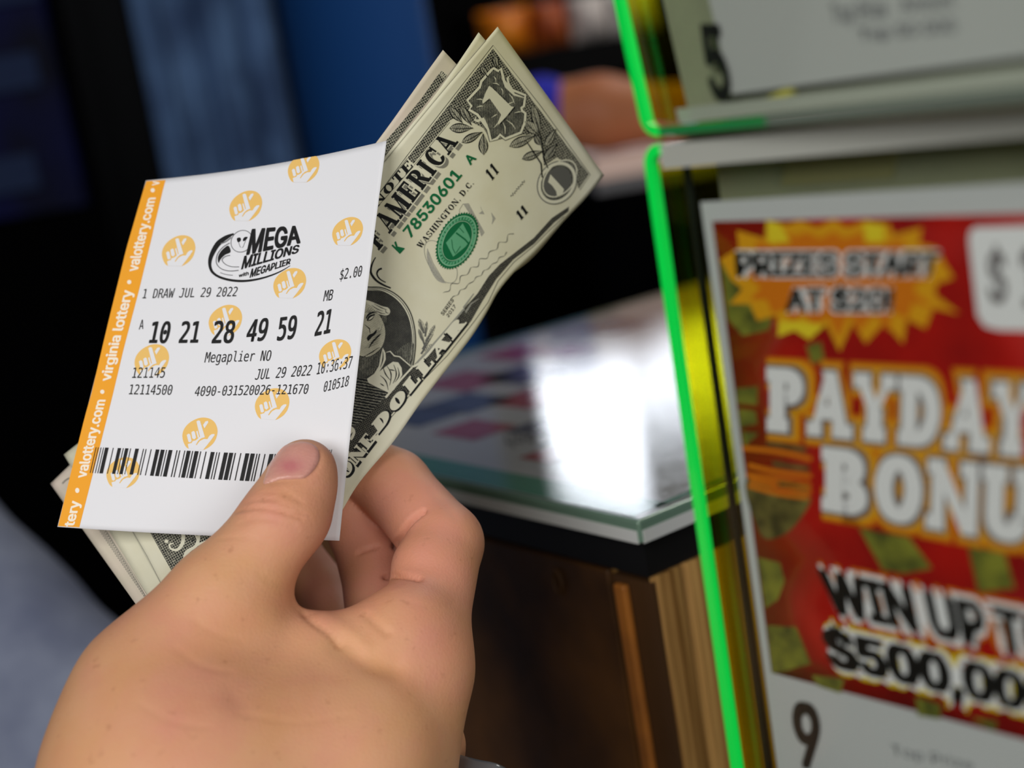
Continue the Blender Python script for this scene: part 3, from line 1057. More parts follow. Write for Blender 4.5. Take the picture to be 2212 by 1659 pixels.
# portrait in its oval
OV = smooth_path(z6([(100, 0), (370, 20), (560, 30), (750, 115), (880, 230), (985, 400), (1045, 620), (1062, 850), (1045, 1060), (1025, 1190)]), 6)
low = z6([(1025, 1190), (880, 1360), (700, 1560), (520, 1740), (300, 1990), (170, 2140), (-60, 2060), (-420, 1900), (-560, 1300), (-420, 600), (-150, 150)])
Ink().poly([tuple(p) for p in OV] + low[1:]).build('portrait_ground', S1, M_ho, bill, L1)
I = Ink()
I.stroke(OV, 8.5)
I.stroke(smooth_path(z6([(1025, 1185), (1090, 1170), (1250, 1030), (1400, 850), (1560, 660)]), 4), 5.5)
I.stroke(smooth_path(z6([(1040, 1200), (880, 1370), (720, 1560), (640, 1650)]), 4), [3, 4, 4, 5])
I.stroke(smooth_path(z6([(-60, 2060), (110, 2090), (170, 2150), (120, 2280)]), 4), 6)
I.build('portrait_frame', S1, M_light, bill, L2)
off = lambda d: [tuple(p) for p in np.asarray(OV) + np.array([d * .78, -d * .62])]
I = Ink()
I.stroke(off(0.4), 1.3)
I.stroke(off(4.6), 2.4)
I.stroke(off(-4.2), 1.2)
I.stroke(smooth_path(z4([(300, 500), (270, 560), (262, 620), (300, 680), (360, 720), (420, 745)]), 4), [2, 4, 5, 4, 3])
I.stroke(smooth_path(z4([(350, 590), (325, 600), (310, 630), (330, 670), (380, 700)]), 4), [4, 4, 3, 2])
I.build('portrait_frame_line', S1, M_ink, bill, L3)
for p, q, w in (((1140, 470), (1200, 680), 90), ((1250, 510), (1230, 720), 60), ((1130, 620), (1210, 830), 70), ((1370, 560), (1260, 760), 70), ((1280, 640), (1200, 900), 60)):
    pass
I = Ink()
for p, q, w in (((1140, 470), (1210, 690), 80), ((1255, 510), (1230, 740), 50), ((1130, 620), (1220, 850), 60), ((1380, 560), (1260, 790), 60), ((1300, 700), (1200, 920), 50), ((1330, 850), (1170, 980), 60)):
    I.poly(z6(lens(p, q, w)))
I.build('laurel_print', S1, M_hl, bill, L2)
I = Ink()
for p, q in (((1150, 520), (1210, 690)), ((1255, 540), (1230, 740)), ((1150, 680), (1220, 860)), ((1370, 590), (1250, 800)), ((1290, 740), (1190, 930)), ((1350, 700), (1170, 1000))):
    I.stroke(z6([p, q]), [1, 4])
I.build('laurel_vein_print', S1, M_grey2, bill, L3)
# head, hair, neckcloth and coat of the engraved sitter
Ink().poly(z6([(-60, 1350), (200, 1355), (350, 1365), (400, 1450), (520, 1500), (690, 1590), (560, 1720), (300, 2000), (160, 2080), (-100, 2010), (-300, 1800)])).build('coat_print', S1, M_hc, bill, L2)
Ink().poly(z6(smooth_path([(300, 210), (400, 260), (480, 340), (560, 440), (610, 540), (635, 660), (630, 760), (600, 860), (555, 930), (470, 1000), (380, 1040),
                           (280, 1030), (200, 1000), (130, 880), (110, 700), (150, 480), (200, 300)], 4, True))).build('face_print', S1, M_hf, bill, L2)
I = Ink()
I.poly(z6(smooth_path([(230, 180), (360, 195), (460, 230), (590, 285), (680, 310), (708, 350), (695, 405), (640, 425), (580, 415), (520, 395), (470, 330), (390, 260), (290, 220)], 4, True)))
I.poly(z6([(600, 905), (640, 985), (645, 1080), (600, 1180), (548, 1262), (640, 1190), (750, 1115), (830, 1125), (880, 1205), (890, 1310), (770, 1530), (700, 1585),
           (500, 1490), (385, 1430), (365, 1370), (470, 1295), (540, 1180), (570, 1020)]))
I.build('neckcloth_print', S1, M_light, bill, L2)
I = Ink()
I.stroke(z6([(650, 975), (710, 960), (770, 1028), (850, 1040), (1020, 1185)]), [1, 2.4, 2.6, 2.4, 2])
I.build('collar_line_print', S1, M_light, bill, L2)
Ink().poly(z6([(230, 1040), (380, 1050), (480, 1010), (570, 940), (560, 1050), (520, 1180), (450, 1290), (340, 1350), (200, 1350), (120, 1200)])).poly(
    z6([(600, 430), (660, 430), (665, 480), (640, 540), (610, 520), (585, 460)])).build('neck_shade_print', S1, M_hm, bill, L3)
Ink().poly(z6([(780, 985), (900, 880), (1030, 810), (1060, 850), (1045, 1060), (1020, 1170), (850, 1030)])).build('shoulder_print', S1, M_hm, bill, L2)
I = Ink()
I.poly(z6(lens((362, 505), (485, 400), 70)))
I.stroke(z6(smooth_path([(350, 470), (390, 410), (450, 380), (510, 370)], 4)), [2, 4.5, 3, 1])
I.poly(z6(smooth_path([(508, 635), (500, 690), (440, 745), (380, 805), (362, 765), (400, 710), (450, 690)], 4, True)))
I.stroke(z6(smooth_path([(575, 695), (510, 755), (440, 830), (390, 915)], 4)), [1, 3.2, 3.4, 1])
I.stroke(z6([(330, 560), (400, 620), (410, 690)]), [1, 2.2, 1])
for k in range(9):
    a_ = 560 + k * 34
    I.stroke(z6(smooth_path([(600 - k * 9, a_), (560 - k * 16, a_ + 46), (500 - k * 22, a_ + 80)], 4)), [.4, .9, .3])
for k in range(8):
    I.stroke(z6(smooth_path([(560 - k * 30, 900 + k * 18), (500 - k * 26, 930 + k * 16), (440 - k * 24, 990 + k * 10)], 4)), [.5, 1.3, .4])
for k in range(6):
    I.stroke(z6(smooth_path([(400 + k * 30, 300 + k * 14), (370 + k * 22, 350 + k * 8), (340 + k * 12, 380)], 4)), [.4, .9, .3])
for q in ([(430, 270), (520, 330), (600, 360)], [(470, 250), (580, 310), (660, 340)], [(500, 350), (570, 390), (640, 400)], [(640, 330), (650, 380), (690, 390)]):
    I.stroke(z6(smooth_path(q, 4)), [.6, 1.8, .6])
for q in ([(600, 1180), (640, 1300), (720, 1400)], [(660, 1180), (720, 1290), (700, 1470)], [(760, 1160), (800, 1300), (750, 1440)], [(560, 1320), (640, 1400), (680, 1540)], [(600, 960), (600, 1080), (560, 1200)],
          [(820, 1200), (840, 1320), (780, 1420)], [(560, 1440), (620, 1480)], [(690, 1230), (780, 1250)]):
    I.stroke(z6(smooth_path(q, 4)), [.8, 2.6, .8])
I.build('face_line_print', S1, M_ink, bill, L4)
I = Ink()
I.poly(z6(lens((385, 492), (470, 425), 26)))
I.stroke(z6([(540, 650), (560, 620), (575, 570)]), [1, 2, 1])
I.build('face_highlight_print', S1, M_light, bill, L5)
# scrollwork at the lower left corner, seen below the ticket
I = Ink()
I.stroke(zb(smooth_path([(905, 1120), (920, 1180), (915, 1235), (880, 1275), (840, 1265), (835, 1240), (860, 1235)], 4)), [2, 8, 8, 6, 4, 4, 2])
I.stroke(zb(smooth_path([(780, 1130), (830, 1165), (870, 1150)], 4)), [2, 4, 2])
I.ellipse(zb([(815, 1220)])[0], 4, 4)
I.ring(zb([(1060, 1330)])[0], 50, 34, -.5, 5)
I.stroke(zb(smooth_path([(1020, 1150), (1000, 1250), (940, 1290), (930, 1330)], 4)), 7)
I.stroke(zb([(970, 1120), (1010, 1210)]), 4)
I.build('scroll_print', S1, M_light, bill, L2)

# second and third bills: shade painted as lines along the bill edges, the dark border strip and the chain border
I = Ink()
I.stroke(z3([(845, 380), (600, 690), (210, 1175)]), 1.0)
I.build('edge_line_print', S2, M_soft, b2, L1)
I = Ink()
I.stroke(zb([(440, 1160), (560, 1350), (720, 1600)]), 0.9)
I.build('edge_line_print', S2, M_soft, b2, L1)
I = Ink()
I.stroke(zb([(600, 1155), (690, 1310), (785, 1495)]), 0.9)
I.build('edge_line_print', S1, M_soft, bill, L1)
I = Ink()
I.stroke(z3([(1085, 190), (700, 640), (200, 1245)]), 0.8)
I.build('edge_line_print', S1, M_soft, bill, L1)
I = Ink()
I.poly(z3([(697, 452), (745, 492), (738, 512), (420, 920), (60, 1390), (-20, 1330), (330, 930), (520, 700), (660, 500)]))
I.build('border_print', S3, M_hd, b3, L1)
I = Ink()
for k in range(4):
    c = z3([(695 + k * 12, 470 + k * 10)])[0]
    I.ring(c, 5, 2.5, -.9, .8, 14)
I.build('border_scroll_print', S3, M_light, b3, L2)
I = Ink()
pa, pb = np.array(zb([(392, 1120)])[0]), np.array(zb([(700, 1600)])[0])
dv = (pb - pa) / np.linalg.norm(pb - pa)
nv_ = np.array([-dv[1], dv[0]])
q = []
for t in np.linspace(0, 1, 500):
    a = t * 2 * math.pi * 34
    wid = 6.5 * (1 - .75 * t)
    q.append(pa + (pb - pa) * t + nv_ * (wid * math.sin(a)) + dv * (3.0 * math.cos(a)))
I.stroke(q, 1.0)
I.stroke(zb([(160, 858), (178, 838), (205, 822)]), 2.5)
I.build('chain_border_print', S3, M_grey2, b3, L1)

# ------------------------------------------------------------------ lottery ticket
M_tk = mat('thermal_paper', (232, 233, 238), 0.7, bump=(1500, 0.05, 0.0001), spec=0.3)
M_or = mat('orange_print', (246, 168, 44), 0.7, spec=0.3)
M_or2 = mat('pale_orange_print', (240, 196, 112), 0.7, spec=0.3)
M_bk = mat('thermal_black', (16, 16, 18), 0.6, spec=0.3)
M_gk = mat('thermal_grey', (120, 120, 124), 0.7, spec=0.3)
TKT = Sheet([[(315, 390, .408), (480, 371.5, .398), (655, 343, .388), (835, 304, .377)],
             [(226, 735, .396), (400, 740, .389), (590, 731, .381), (783, 711, .373)],
             [(124, 1138, .384), (330, 1151, .379), (540, 1161, .3745), (733, 1168, .371)]], (0, .465, 1))
tk = tag(empty('lottery_ticket'), 'white printed lottery ticket with an orange stripe down its left edge, pinched under the thumb', 'lottery ticket')
TKT.mesh('paper', M_tk, 0.00009, 60, 60, tk)
LE = np.array([(315, 390), (273, 534), (234, 692), (197, 849), (183, 898), (154, 1014), (124, 1138)], float)
RE = np.array([(358, 387.5), (331, 500), (301, 624), (268, 750), (243, 855), (217, 959), (171, 1140)], float)


def stripe(y, f):
    a = np.interp(y, LE[:, 1], LE[:, 0])
    b = np.interp(y, RE[:, 1], RE[:, 0])
    return (a + (b - a) * f, y + (-1.5 if y < 500 else 1.0) * f)


ys = np.linspace(391, 1138, 40)
st_ = [stripe(y, .02) for y in ys] + [stripe(y, 1.0) for y in ys[::-1]]
st_[0], st_[-1] = (316.5, 391.5), (358, 389)
st_[39], st_[40] = (125.5, 1136.5), (171.5, 1139)
sp = Ink().poly(st_).build('orange_stripe', TKT, M_or, tk, L1)
I = Ink()


def stripe_text(s, y0, y1, f0=.30, f1=.74):
    k = 6 if len(s) > 6 else 1
    # text runs upward, following the stripe
    v, t, cap, dz = glyphs(s, 'sans', 0.028)
    x0, x1 = v[:, 0].min(), v[:, 0].max()
    P = []
    for a, b in v:
        y = y0 + (y1 - y0) * (a - x0) / (x1 - x0)
        P.append(stripe(y, f1 - (f1 - f0) * b / cap))
    I.add(P, t, dz)


stripe_text('valottery.com', 586, 428)
stripe_text('virginia lottery', 823, 626)
stripe_text('valottery.com', 1032, 863)
stripe_text('tery', 1137, 1081)
stripe_text('v', 402, 392)
for y in (412, 609, 846, 1059):
    I.ellipse(stripe(y, .5), 4.6, 4.6 if y < 1000 else 5.6, 0, 16)
I.build('stripe_lettering', TKT, mat('stripe_white', (250, 240, 222), 0.7), tk, L2)

EM = smooth_path([(670, 1470), (590, 1420), (505, 1280), (450, 1060), (470, 900), (545, 740), (690, 580), (900, 450), (1080, 392), (1250, 385), (1420, 430), (1545, 525),
                  (1620, 660), (1652, 830), (1630, 980), (1570, 1150), (1450, 1310), (1300, 1425), (1165, 1490)], 3)
EW = [[(672, 1470), (640, 1310), (700, 1285), (775, 1265), (805, 1205), (900, 1175), (960, 1135), (1000, 1085), (1010, 1060), (1050, 1055), (1222, 1050), (1100, 1095),
       (1000, 1180), (915, 1320), (940, 1335), (1055, 1185), (1190, 1115), (1310, 1115), (1375, 1005), (1450, 945), (1530, 930), (1562, 958), (1460, 1110), (1300, 1320), (1165, 1488), (900, 1482)],
      [(935, 525), (1000, 487), (1060, 505), (1225, 1055), (1060, 1055)], [(1160, 640), (1240, 515), (1325, 490), (1340, 545), (1210, 750)],
      [(605, 1000), (660, 950), (720, 970), (772, 1200), (720, 1245), (662, 1230)], [(760, 900), (835, 850), (880, 885), (925, 1080), (860, 1140), (792, 1100)],
      [(930, 870), (970, 835), (1030, 1050), (985, 1085)]]
Ie, Iw = Ink(), Ink()
for cx, cy, k in ((656, 363, .94), (531, 445, .98), (386, 542, 1.0), (751, 500, .92), (626, 612, .98), (487, 692, 1.0), (328, 778, 1.03), (724, 765, .96), (588, 873, 1.03), (432, 937, 1.05), (266, 1021, 1.0)):
    f = lambda P: [(cx + (x - 1050 - (y - 900) * 0.0) / 16.59 * k, cy + (y - 940) / 16.59 * k - (x - 1050) / 16.59 * .06 * ((700 - cy) / 400)) for x, y in P]
    if cy < 380:        # cut off by the ticket's top edge
        cut = lambda P: [(x, max(y, 391 - (x - 315) * .0 - (x - 315) ** 1.25 * .0335)) for x, y in f(P)]
        Ie.poly(cut(EM))
        for w in EW:
            Iw.poly(cut(w))
        continue
    Ie.poly(f(EM))
    for w in EW:
        Iw.poly(f(w))
Ie.build('emblem_print', TKT, M_or2, tk, L1)
Iw.build('emblem_hand_print', TKT, M_tk, tk, L2)

I = Ink()
r1 = lambda *P: zm(P, 100, 280, 2.9105)
r2 = lambda *P: zm(P, 80, 750, 2.9105)
T = lambda s, q, b=0.0: I.text(s, quad4(*q), 'mono', b)
T('1 DRAW JUL 29 2022', r1((605, 1062), (1195, 1048), (618, 1003)))
T('$2.00', r1((1845, 945), (1980, 922), (1856, 878)))
T('MB', r1((1742, 1080), (1797, 1072), (1755, 1012)))
T('A', r1((583, 1258), (610, 1254), (592, 1198)))
T('10', r1((645, 1340), (765, 1340), (672, 1210)), .02)
T('21', r1((833, 1340), (955, 1338), (857, 1210)), .02)
T('28', r1((1040, 1342), (1175, 1338), (1062, 1208)), .02)
T('49', r1((1253, 1335), (1380, 1322), (1280, 1200)), .02)
T('59', r1((1450, 1325), (1565, 1310), (1470, 1185)), .02)
T('21', r1((1687, 1297), (1785, 1275), (1710, 1150)), .02)
T('Megaplier NO', r1((995, 1465), (1408, 1453), (1008, 1400)))
T('121145', r1((540, 1562), (742, 1560), (552, 1497)))
T('JUL 29 2022', r1((1312, 1573), (1660, 1545), (1328, 1507)))
T('10:36:37', r1((1700, 1540), (1917, 1497), (1712, 1466)))
T('12114500', r2((578, 297), (845, 300), (590, 235)))
T('4090-031520026-121670', r2((990, 308), (1700, 293), (1003, 247)))
T('010518', r2((1800, 282), (1955, 243), (1812, 217)))
I.build('printed_numbers', TKT, M_bk, tk, L3)
# bar code
I = Ink()
BX = [(275, 290), (325, 340), (383, 397), (437, 452), (480, 555), (648, 663), (755, 825), (865, 880), (915, 985), (1025, 1040), (1135, 1210), (1303, 1320), (1360, 1377),
      (1470, 1487), (1580, 1655), (1690, 1770), (1805, 1822), (1860, 1940), (2030, 2050), (2090, 2110), (2200, 2218), (2255, 2335), (2370, 2390), (2425, 2508), (2545, 2563),
      (2660, 2680), (2775, 2855), (2895, 2913), (2952, 2972), (3060, 3145), (3175, 3260), (3295, 3318), (3415, 3435), (3525, 3608), (3640, 3728), (3765, 3785), (3820, 3842),
      (3938, 3958), (4045, 4130), (4160, 4180), (4270, 4290), (4330, 4410), (4450, 4530), (4570, 4590), (4680, 4700), (4740, 4820), (4930, 4950), (4990, 5010), (5050, 5130),
      (5160, 5180), (5240, 5256), (5275, 5330), (5350, 5362), (5392, 5404)]
for a, b in BX:
    q = [a / 10.05 + 180, b / 10.05 + 180]
    e = [np.interp(x, (207, 300, 400, 480, 580, 650, 718), (966.3, 969.5, 973.5, 977.5, 981, 979, 971)) for x in q]
    g = [np.interp(x, (207, 300, 400, 480, 580, 650, 718), (1021.8, 1025.5, 1031.5, 1036, 1040.5, 1039, 1031)) for x in q]
    I.poly([(q[0], e[0]), (q[1], e[1]), (q[1] - 12.8, g[1]), (q[0] - 12.8, g[0])])
I.build('bar_code', TKT, M_bk, tk, L3)
# logo: swoosh, ball and slanted words
zl = lambda pts: zm(pts, 430, 470, 8.848)
I = Ink()
I.text('MEGA', zl([(1010, 240), (1935, 165), (1945, 478), (905, 705)]), 'sans', 0.036)
I.text('MILLIONS', zl([(868, 745), (1935, 520), (1900, 668), (808, 990)]), 'sans', 0.03)
I.text('MEGAPLIER', zl([(1012, 985), (1765, 780), (1745, 888), (970, 1152)]), 'sans', 0.028)
I.text('with', zl([(768, 1080), (958, 1030), (948, 1100), (760, 1145)]), 'sans', 0.02)
SW = smooth_path(zl([(668, 312), (520, 385), (380, 490), (280, 640), (218, 800), (212, 920), (250, 1030), (340, 1110), (520, 1180), (800, 1215), (1100, 1185), (1400, 1100), (1600, 1010), (1745, 920)]), 6)
I.stroke(SW, [3, 9, 11, 10, 8, 6, 5.5, 5, 5, 5, 4, 3, 2, .8])
I.poly(zl(smooth_path([(563, 540), (470, 600), (395, 690), (363, 790), (380, 870), (405, 815), (500, 715), (605, 660)], 4, True)))
I.poly(zl(smooth_path([(730, 400), (790, 385), (808, 425), (790, 460), (750, 475)], 4, True)))
I.poly(zl(smooth_path([(935, 375), (880, 375), (845, 420), (850, 455), (890, 440)], 4, True)))
I.build('logo_print', TKT, M_bk, tk, L3)
I = Ink()
I.ring(zl([(820, 455)])[0], 24.8, 21.6, -.85, 1.6)
I.stroke(zl(smooth_path([(590, 490), (450, 580), (350, 720), (340, 880), (420, 975), (560, 1020), (760, 1010)], 5)), 1.8)
I.stroke(zl(smooth_path([(600, 725), (500, 750), (445, 810), (490, 880), (600, 935), (770, 945)], 5)), 1.6)
I.stroke(zl(smooth_path([(410, 1055), (520, 1090), (650, 1105)], 5)), 1.4)
I.stroke(zl(smooth_path([(420, 500), (520, 460), (620, 380)], 5)), 2.2)
I.stroke(zl([(760, 470), (790, 560), (810, 575)]), 1.2)
I.stroke(zl([(900, 430), (850, 560), (830, 580)]), 1.2)
I.build('logo_line_print', TKT, M_gk, tk, L3)
Ink().ellipse(zl([(820, 455)])[0], 24, 20.9, -.85).build('logo_ball_print', TKT, M_tk, tk, L2)
# ------------------------------------------------------------------ the hand, grown as one continuous skin from tapered limbs
def limb(a, b):
    """tapered round limb between (pixel x, pixel y, distance, radius in pixels) points"""
    return (at(*a[:3]), a[3] * a[2] / F_PX, at(*b[:3]), b[3] * b[2] / F_PX)


def chain(*pts):
    return [limb(a, b) for a, b in zip(pts, pts[1:])]


def sd_cone(P, a, ra, b, rb):
    ba = b - a
    l2 = float(ba @ ba)
    rr = ra - rb
    a2 = l2 - rr * rr
    il2 = 1.0 / l2
    pa = P - a
    y = pa @ ba
    z = y - l2
    x2 = ((pa * l2 - y[..., None] * ba) ** 2).sum(-1)
    y2 = y * y * l2
    z2 = z * z * l2
    k = np.sign(rr) * rr * rr * x2
    r = (np.sqrt(np.maximum(x2 * a2 * il2, 0)) + y * rr) * il2 - ra
    c1 = np.sign(z) * a2 * z2 > k
    c2 = np.sign(y) * a2 * y2 < k
    r = np.where(c2, np.sqrt(np.maximum(x2 + y2, 0)) * il2 - ra, r)
    return np.where(c1, np.sqrt(np.maximum(x2 + z2, 0)) * il2 - rb, r)


def smin(a, b, k):
    h = np.maximum(k - np.abs(a - b), 0.0) / k
    return np.minimum(a, b) - h * h * k * 0.25


def group_sd(P, limbs, k):
    out = None
    for l in limbs:
        d = sd_cone(P, *l)
        out = d if out is None else smin(out, d, k)
    return out


def surface_nets(Fv, org, h):
    s = Fv < 0
    nx, ny, nz = Fv.shape
    cnt_, acc = np.zeros((nx - 1, ny - 1, nz - 1), np.int16), np.zeros((nx - 1, ny - 1, nz - 1, 3), np.float32)
    C8 = [(i, j, k) for i in (0, 1) for j in (0, 1) for k in (0, 1)]
    sl = lambda c: Fv[c[0]:nx - 1 + c[0], c[1]:ny - 1 + c[1], c[2]:nz - 1 + c[2]]
    for c in C8:
        for ax in range(3):
            if c[ax]:
                continue
            d = list(c)
            d[ax] = 1
            f0, f1 = sl(c), sl(d)
            m = (f0 < 0) != (f1 < 0)
            t = np.where(m, f0 / np.where(m, f0 - f1, 1), 0)
            cnt_ += m
            for q in range(3):
                acc[..., q] += np.where(m, c[q] + (t if q == ax else 0), 0)
    m = cnt_ > 0
    idx = -np.ones(m.shape, np.int64)
    idx[m] = np.arange(m.sum())
    ijk = np.stack(np.nonzero(m), 1)
    V = org + (ijk + acc[m] / cnt_[m][:, None]) * h
    Fs = []
    for ax in range(3):
        o1, o2 = [q for q in range(3) if q != ax]
        a = [slice(0, n) for n in Fv.shape]
        b = list(a)
        a[ax], b[ax] = slice(0, Fv.shape[ax] - 1), slice(1, None)
        ch = s[tuple(a)] != s[tuple(b)]
        inside = s[tuple(a)]
        e = np.stack(np.nonzero(ch), 1)
        ok = (e[:, o1] > 0) & (e[:, o2] > 0) & (e[:, o1] < Fv.shape[o1] - 1) & (e[:, o2] < Fv.shape[o2] - 1)
        e = e[ok]
        ins = inside[tuple(e.T)]
        def cell(d1, d2):
            q = e.copy()
            q[:, o1] -= d1
            q[:, o2] -= d2
            return idx[tuple(q.T)]
        quad = np.stack([cell(1, 1), cell(0, 1), cell(0, 0), cell(1, 0)], 1)
        flip = ins if ax != 1 else ~ins
        quad[~flip] = quad[~flip][:, ::-1]
        Fs.append(quad)
    return V, np.vstack(Fs)


def skin_from(groups, palm, kpalm, h, name, m, finger_k=0.0022, join_k=0.006, smooth_it=3):
    allp = np.array([p for g in groups + [palm] for l in g for p in (l[0] - l[1], l[0] + l[1], l[2] - l[3], l[2] + l[3])])
    lo, hi = allp.min(0) - 4 * h, allp.max(0) + 4 * h
    n = np.ceil((hi - lo) / h).astype(int)
    out = np.empty(n, np.float32)
    yy, zz = np.meshgrid(lo[1] + np.arange(n[1]) * h, lo[2] + np.arange(n[2]) * h, indexing='ij')
    for i0 in range(0, n[0], 16):
        i1 = min(i0 + 16, n[0])
        X = lo[0] + np.arange(i0, i1) * h
        P = np.empty((i1 - i0, n[1], n[2], 3))
        P[..., 0] = X[:, None, None]
        P[..., 1], P[..., 2] = yy, zz
        pd = group_sd(P, palm, kpalm)
        res = pd
        for g in groups:
            gd = group_sd(P, g, finger_k)
            res = np.minimum(res, smin(pd, gd, join_k))
        out[i0:i1] = res
    V, Fq = surface_nets(out, lo, h)
    o = mesh_obj(name, V, Fq, m, None, True)
    bm = bmesh.new()
    bm.from_mesh(o.data)
    for _ in range(smooth_it):
        bmesh.ops.smooth_vert(bm, verts=bm.verts, factor=0.5, use_axis_x=True, use_axis_y=True, use_axis_z=True)
    bmesh.ops.recalc_face_normals(bm, faces=bm.faces)
    bm.to_mesh(o.data)
    bm.free()
    return o


def skin_mat(name, base, pink, brown, sss=0.12):
    m = bpy.data.materials.new(name)
    m.use_nodes = True
    nt = m.node_tree
    p = nt.nodes['Principled BSDF']
    p.inputs['Roughness'].default_value = 0.55
    p.inputs['Specular IOR Level'].default_value = 0.28
    p.inputs['Subsurface Weight'].default_value = sss
    p.inputs['Subsurface Radius'].default_value = (1.0, 0.35, 0.2)
    p.inputs['Subsurface Scale'].default_value = 0.004
    tc = nt.nodes.new('ShaderNodeTexCoord')

    def noise(scale, lo, hi, detail=4):
        n = nt.nodes.new('ShaderNodeTexNoise')
        n.inputs['Scale'].default_value = scale
        n.inputs['Detail'].default_value = detail
        nt.links.new(tc.outputs['Object'], n.inputs['Vector'])
        r = nt.nodes.new('ShaderNodeMapRange')
        r.inputs[1].default_value, r.inputs[2].default_value = lo, hi
        nt.links.new(n.outputs['Fac'], r.inputs[0])
        return r.outputs[0], n.outputs['Fac']

    def mix(a, b, f):
        x = nt.nodes.new('ShaderNodeMix')
        x.data_type = 'RGBA'
        for s, v in ((6, a), (7, b), (0, f)):
            if isinstance(v, tuple):
                x.inputs[s].default_value = v
            else:
                nt.links.new(v, x.inputs[s])
        return x.outputs[2]

    at_ = nt.nodes.new('ShaderNodeAttribute')
    at_.attribute_name = 'flush'
    blot, _ = noise(45, 0.42, 0.75)
    fr, _ = noise(330, 0.66, 0.78, 2)
    ad = nt.nodes.new('ShaderNodeMath')
    ad.operation = 'MULTIPLY_ADD'
    nt.links.new(blot, ad.inputs[0])
    ad.inputs[1].default_value = 0.45
    nt.links.new(at_.outputs['Fac'], ad.inputs[2])
    ad.use_clamp = True
    mot, _ = noise(140, 0.40, 0.70, 5)
    ml = nt.nodes.new('ShaderNodeMath')
    ml.operation = 'MULTIPLY_ADD'
    nt.links.new(mot, ml.inputs[0])
    ml.inputs[1].default_value = 0.28
    nt.links.new(ad.outputs[0], ml.inputs[2])
    ml.use_clamp = True
    c = mix(lin(*base), lin(*pink), ml.outputs[0])
    tan, _ = noise(62, 0.45, 0.72, 3)
    mt = nt.nodes.new('ShaderNodeMath')
    mt.operation = 'MULTIPLY'
    nt.links.new(tan, mt.inputs[0])
    mt.inputs[1].default_value = 0.30
    c = mix(c, lin(base[0] - 12, base[1] - 16, base[2] - 34), mt.outputs[0])
    mu = nt.nodes.new('ShaderNodeMath')
    mu.operation = 'MULTIPLY'
    nt.links.new(fr, mu.inputs[0])
    mu.inputs[1].default_value = 0.3
    c = mix(c, lin(*brown), mu.outputs[0])
    nt.links.new(c, p.inputs['Base Color'])
    n1 = nt.nodes.new('ShaderNodeTexVoronoi')
    n1.inputs['Scale'].default_value = 1300
    nt.links.new(tc.outputs['Object'], n1.inputs['Vector'])
    _, n2 = noise(380, 0, 1, 6)
    sm = nt.nodes.new('ShaderNodeMath')
    sm.operation = 'ADD'
    nt.links.new(n1.outputs['Distance'], sm.inputs[0])
    nt.links.new(n2, sm.inputs[1])
    bp = nt.nodes.new('ShaderNodeBump')
    bp.inputs['Strength'].default_value = 0.13
    bp.inputs['Distance'].default_value = 0.0004
    nt.links.new(sm.outputs[0], bp.inputs['Height'])
    nt.links.new(bp.outputs[0], p.inputs['Normal'])
    return m


M_skin = skin_mat('skin', (217, 163, 122), (214, 146, 122), (158, 100, 68))
thumb = chain((658, 1018, .3635, 70), (606, 1130, .3585, 90), (480, 1300, .355, 110), (340, 1490, .351, 140)) + chain((648, 1060, .3625, 78), (630, 1105, .361, 88))
index = chain((912, 1425, .366, 88), (957, 1175, .386, 86)) + chain((928, 1250, .378, 84), (930, 1230, .379, 86)) + \
        chain((957, 1172, .388, 85), (850, 1050, .3995, 78), (745, 985, .401, 64))
middle = chain((830, 1400, .386, 76), (808, 1225, .402, 73)) + chain((806, 1215, .403, 70), (742, 1090, .406, 62), (690, 1000, .408, 54))
ring = chain((745, 1425, .404, 70), (708, 1292, .428, 60), (632, 1185, .434, 52), (610, 1100, .430, 45))
little = chain((660, 1455, .412, 60), (615, 1330, .444, 50), (570, 1240, .450, 44), (560, 1175, .446, 38))
palm = chain((480, 1305, .354, 108), (335, 1500, .350, 145), (335, 1700, .345, 240)) + chain((898, 1440, .366, 86), (700, 1640, .352, 195)) + \
       chain((360, 1600, .347, 205), (760, 1640, .352, 195)) + chain((600, 1405, .3565, 86), (800, 1408, .362, 84)) + \
       chain((885, 1352, .363, 92), (900, 1465, .366, 86), (878, 1720, .362, 100)) + chain((936, 1612, .380, 70), (850, 1820, .376, 130)) + \
       chain((800, 1490, .388, 92), (560, 1680, .372, 190)) + chain((700, 1500, .402, 80), (560, 1680, .376, 170)) + \
       chain((430, 1720, .345, 300), (330, 2250, .335, 285))
hand = skin_from([thumb, index, middle, ring, little], palm, 0.011, 0.0009, 'person', M_skin, 0.0026, 0.0075)
tag(hand, 'bare hand in front gripping the ticket and bills between thumb and curled fingers', 'person')

# creases and knuckle folds pressed into the skin
me = hand.data
nV = len(me.vertices)
co = np.empty(nV * 3)
me.vertices.foreach_get('co', co)
co = co.reshape(-1, 3)
no = np.empty(nV * 3)
me.vertices.foreach_get('normal', no)
no = no.reshape(-1, 3)
px, dp = proj(co)
view = CAM - co
view /= np.linalg.norm(view, axis=1, keepdims=True)
front = np.clip(((no * view).sum(1) - 0.05) * 4, 0, 1)


def seg_dist(q, a, b):
    ab = b - a
    t = np.clip(((q - a) @ ab) / (ab @ ab), 0, 1)
    return np.linalg.norm(q - a - t[:, None] * ab, axis=1)


def press(pts, w, depth, dmin=0.0, dmax=9.0):
    p = smooth_path(pts, 6)
    d = np.min([seg_dist(px, p[i], p[i + 1]) for i in range(len(p) - 1)], axis=0)
    k = np.exp(-(d / w) ** 2) * front * ((dp > dmin) & (dp < dmax))
    return -no * (k * depth / 1000)[:, None]


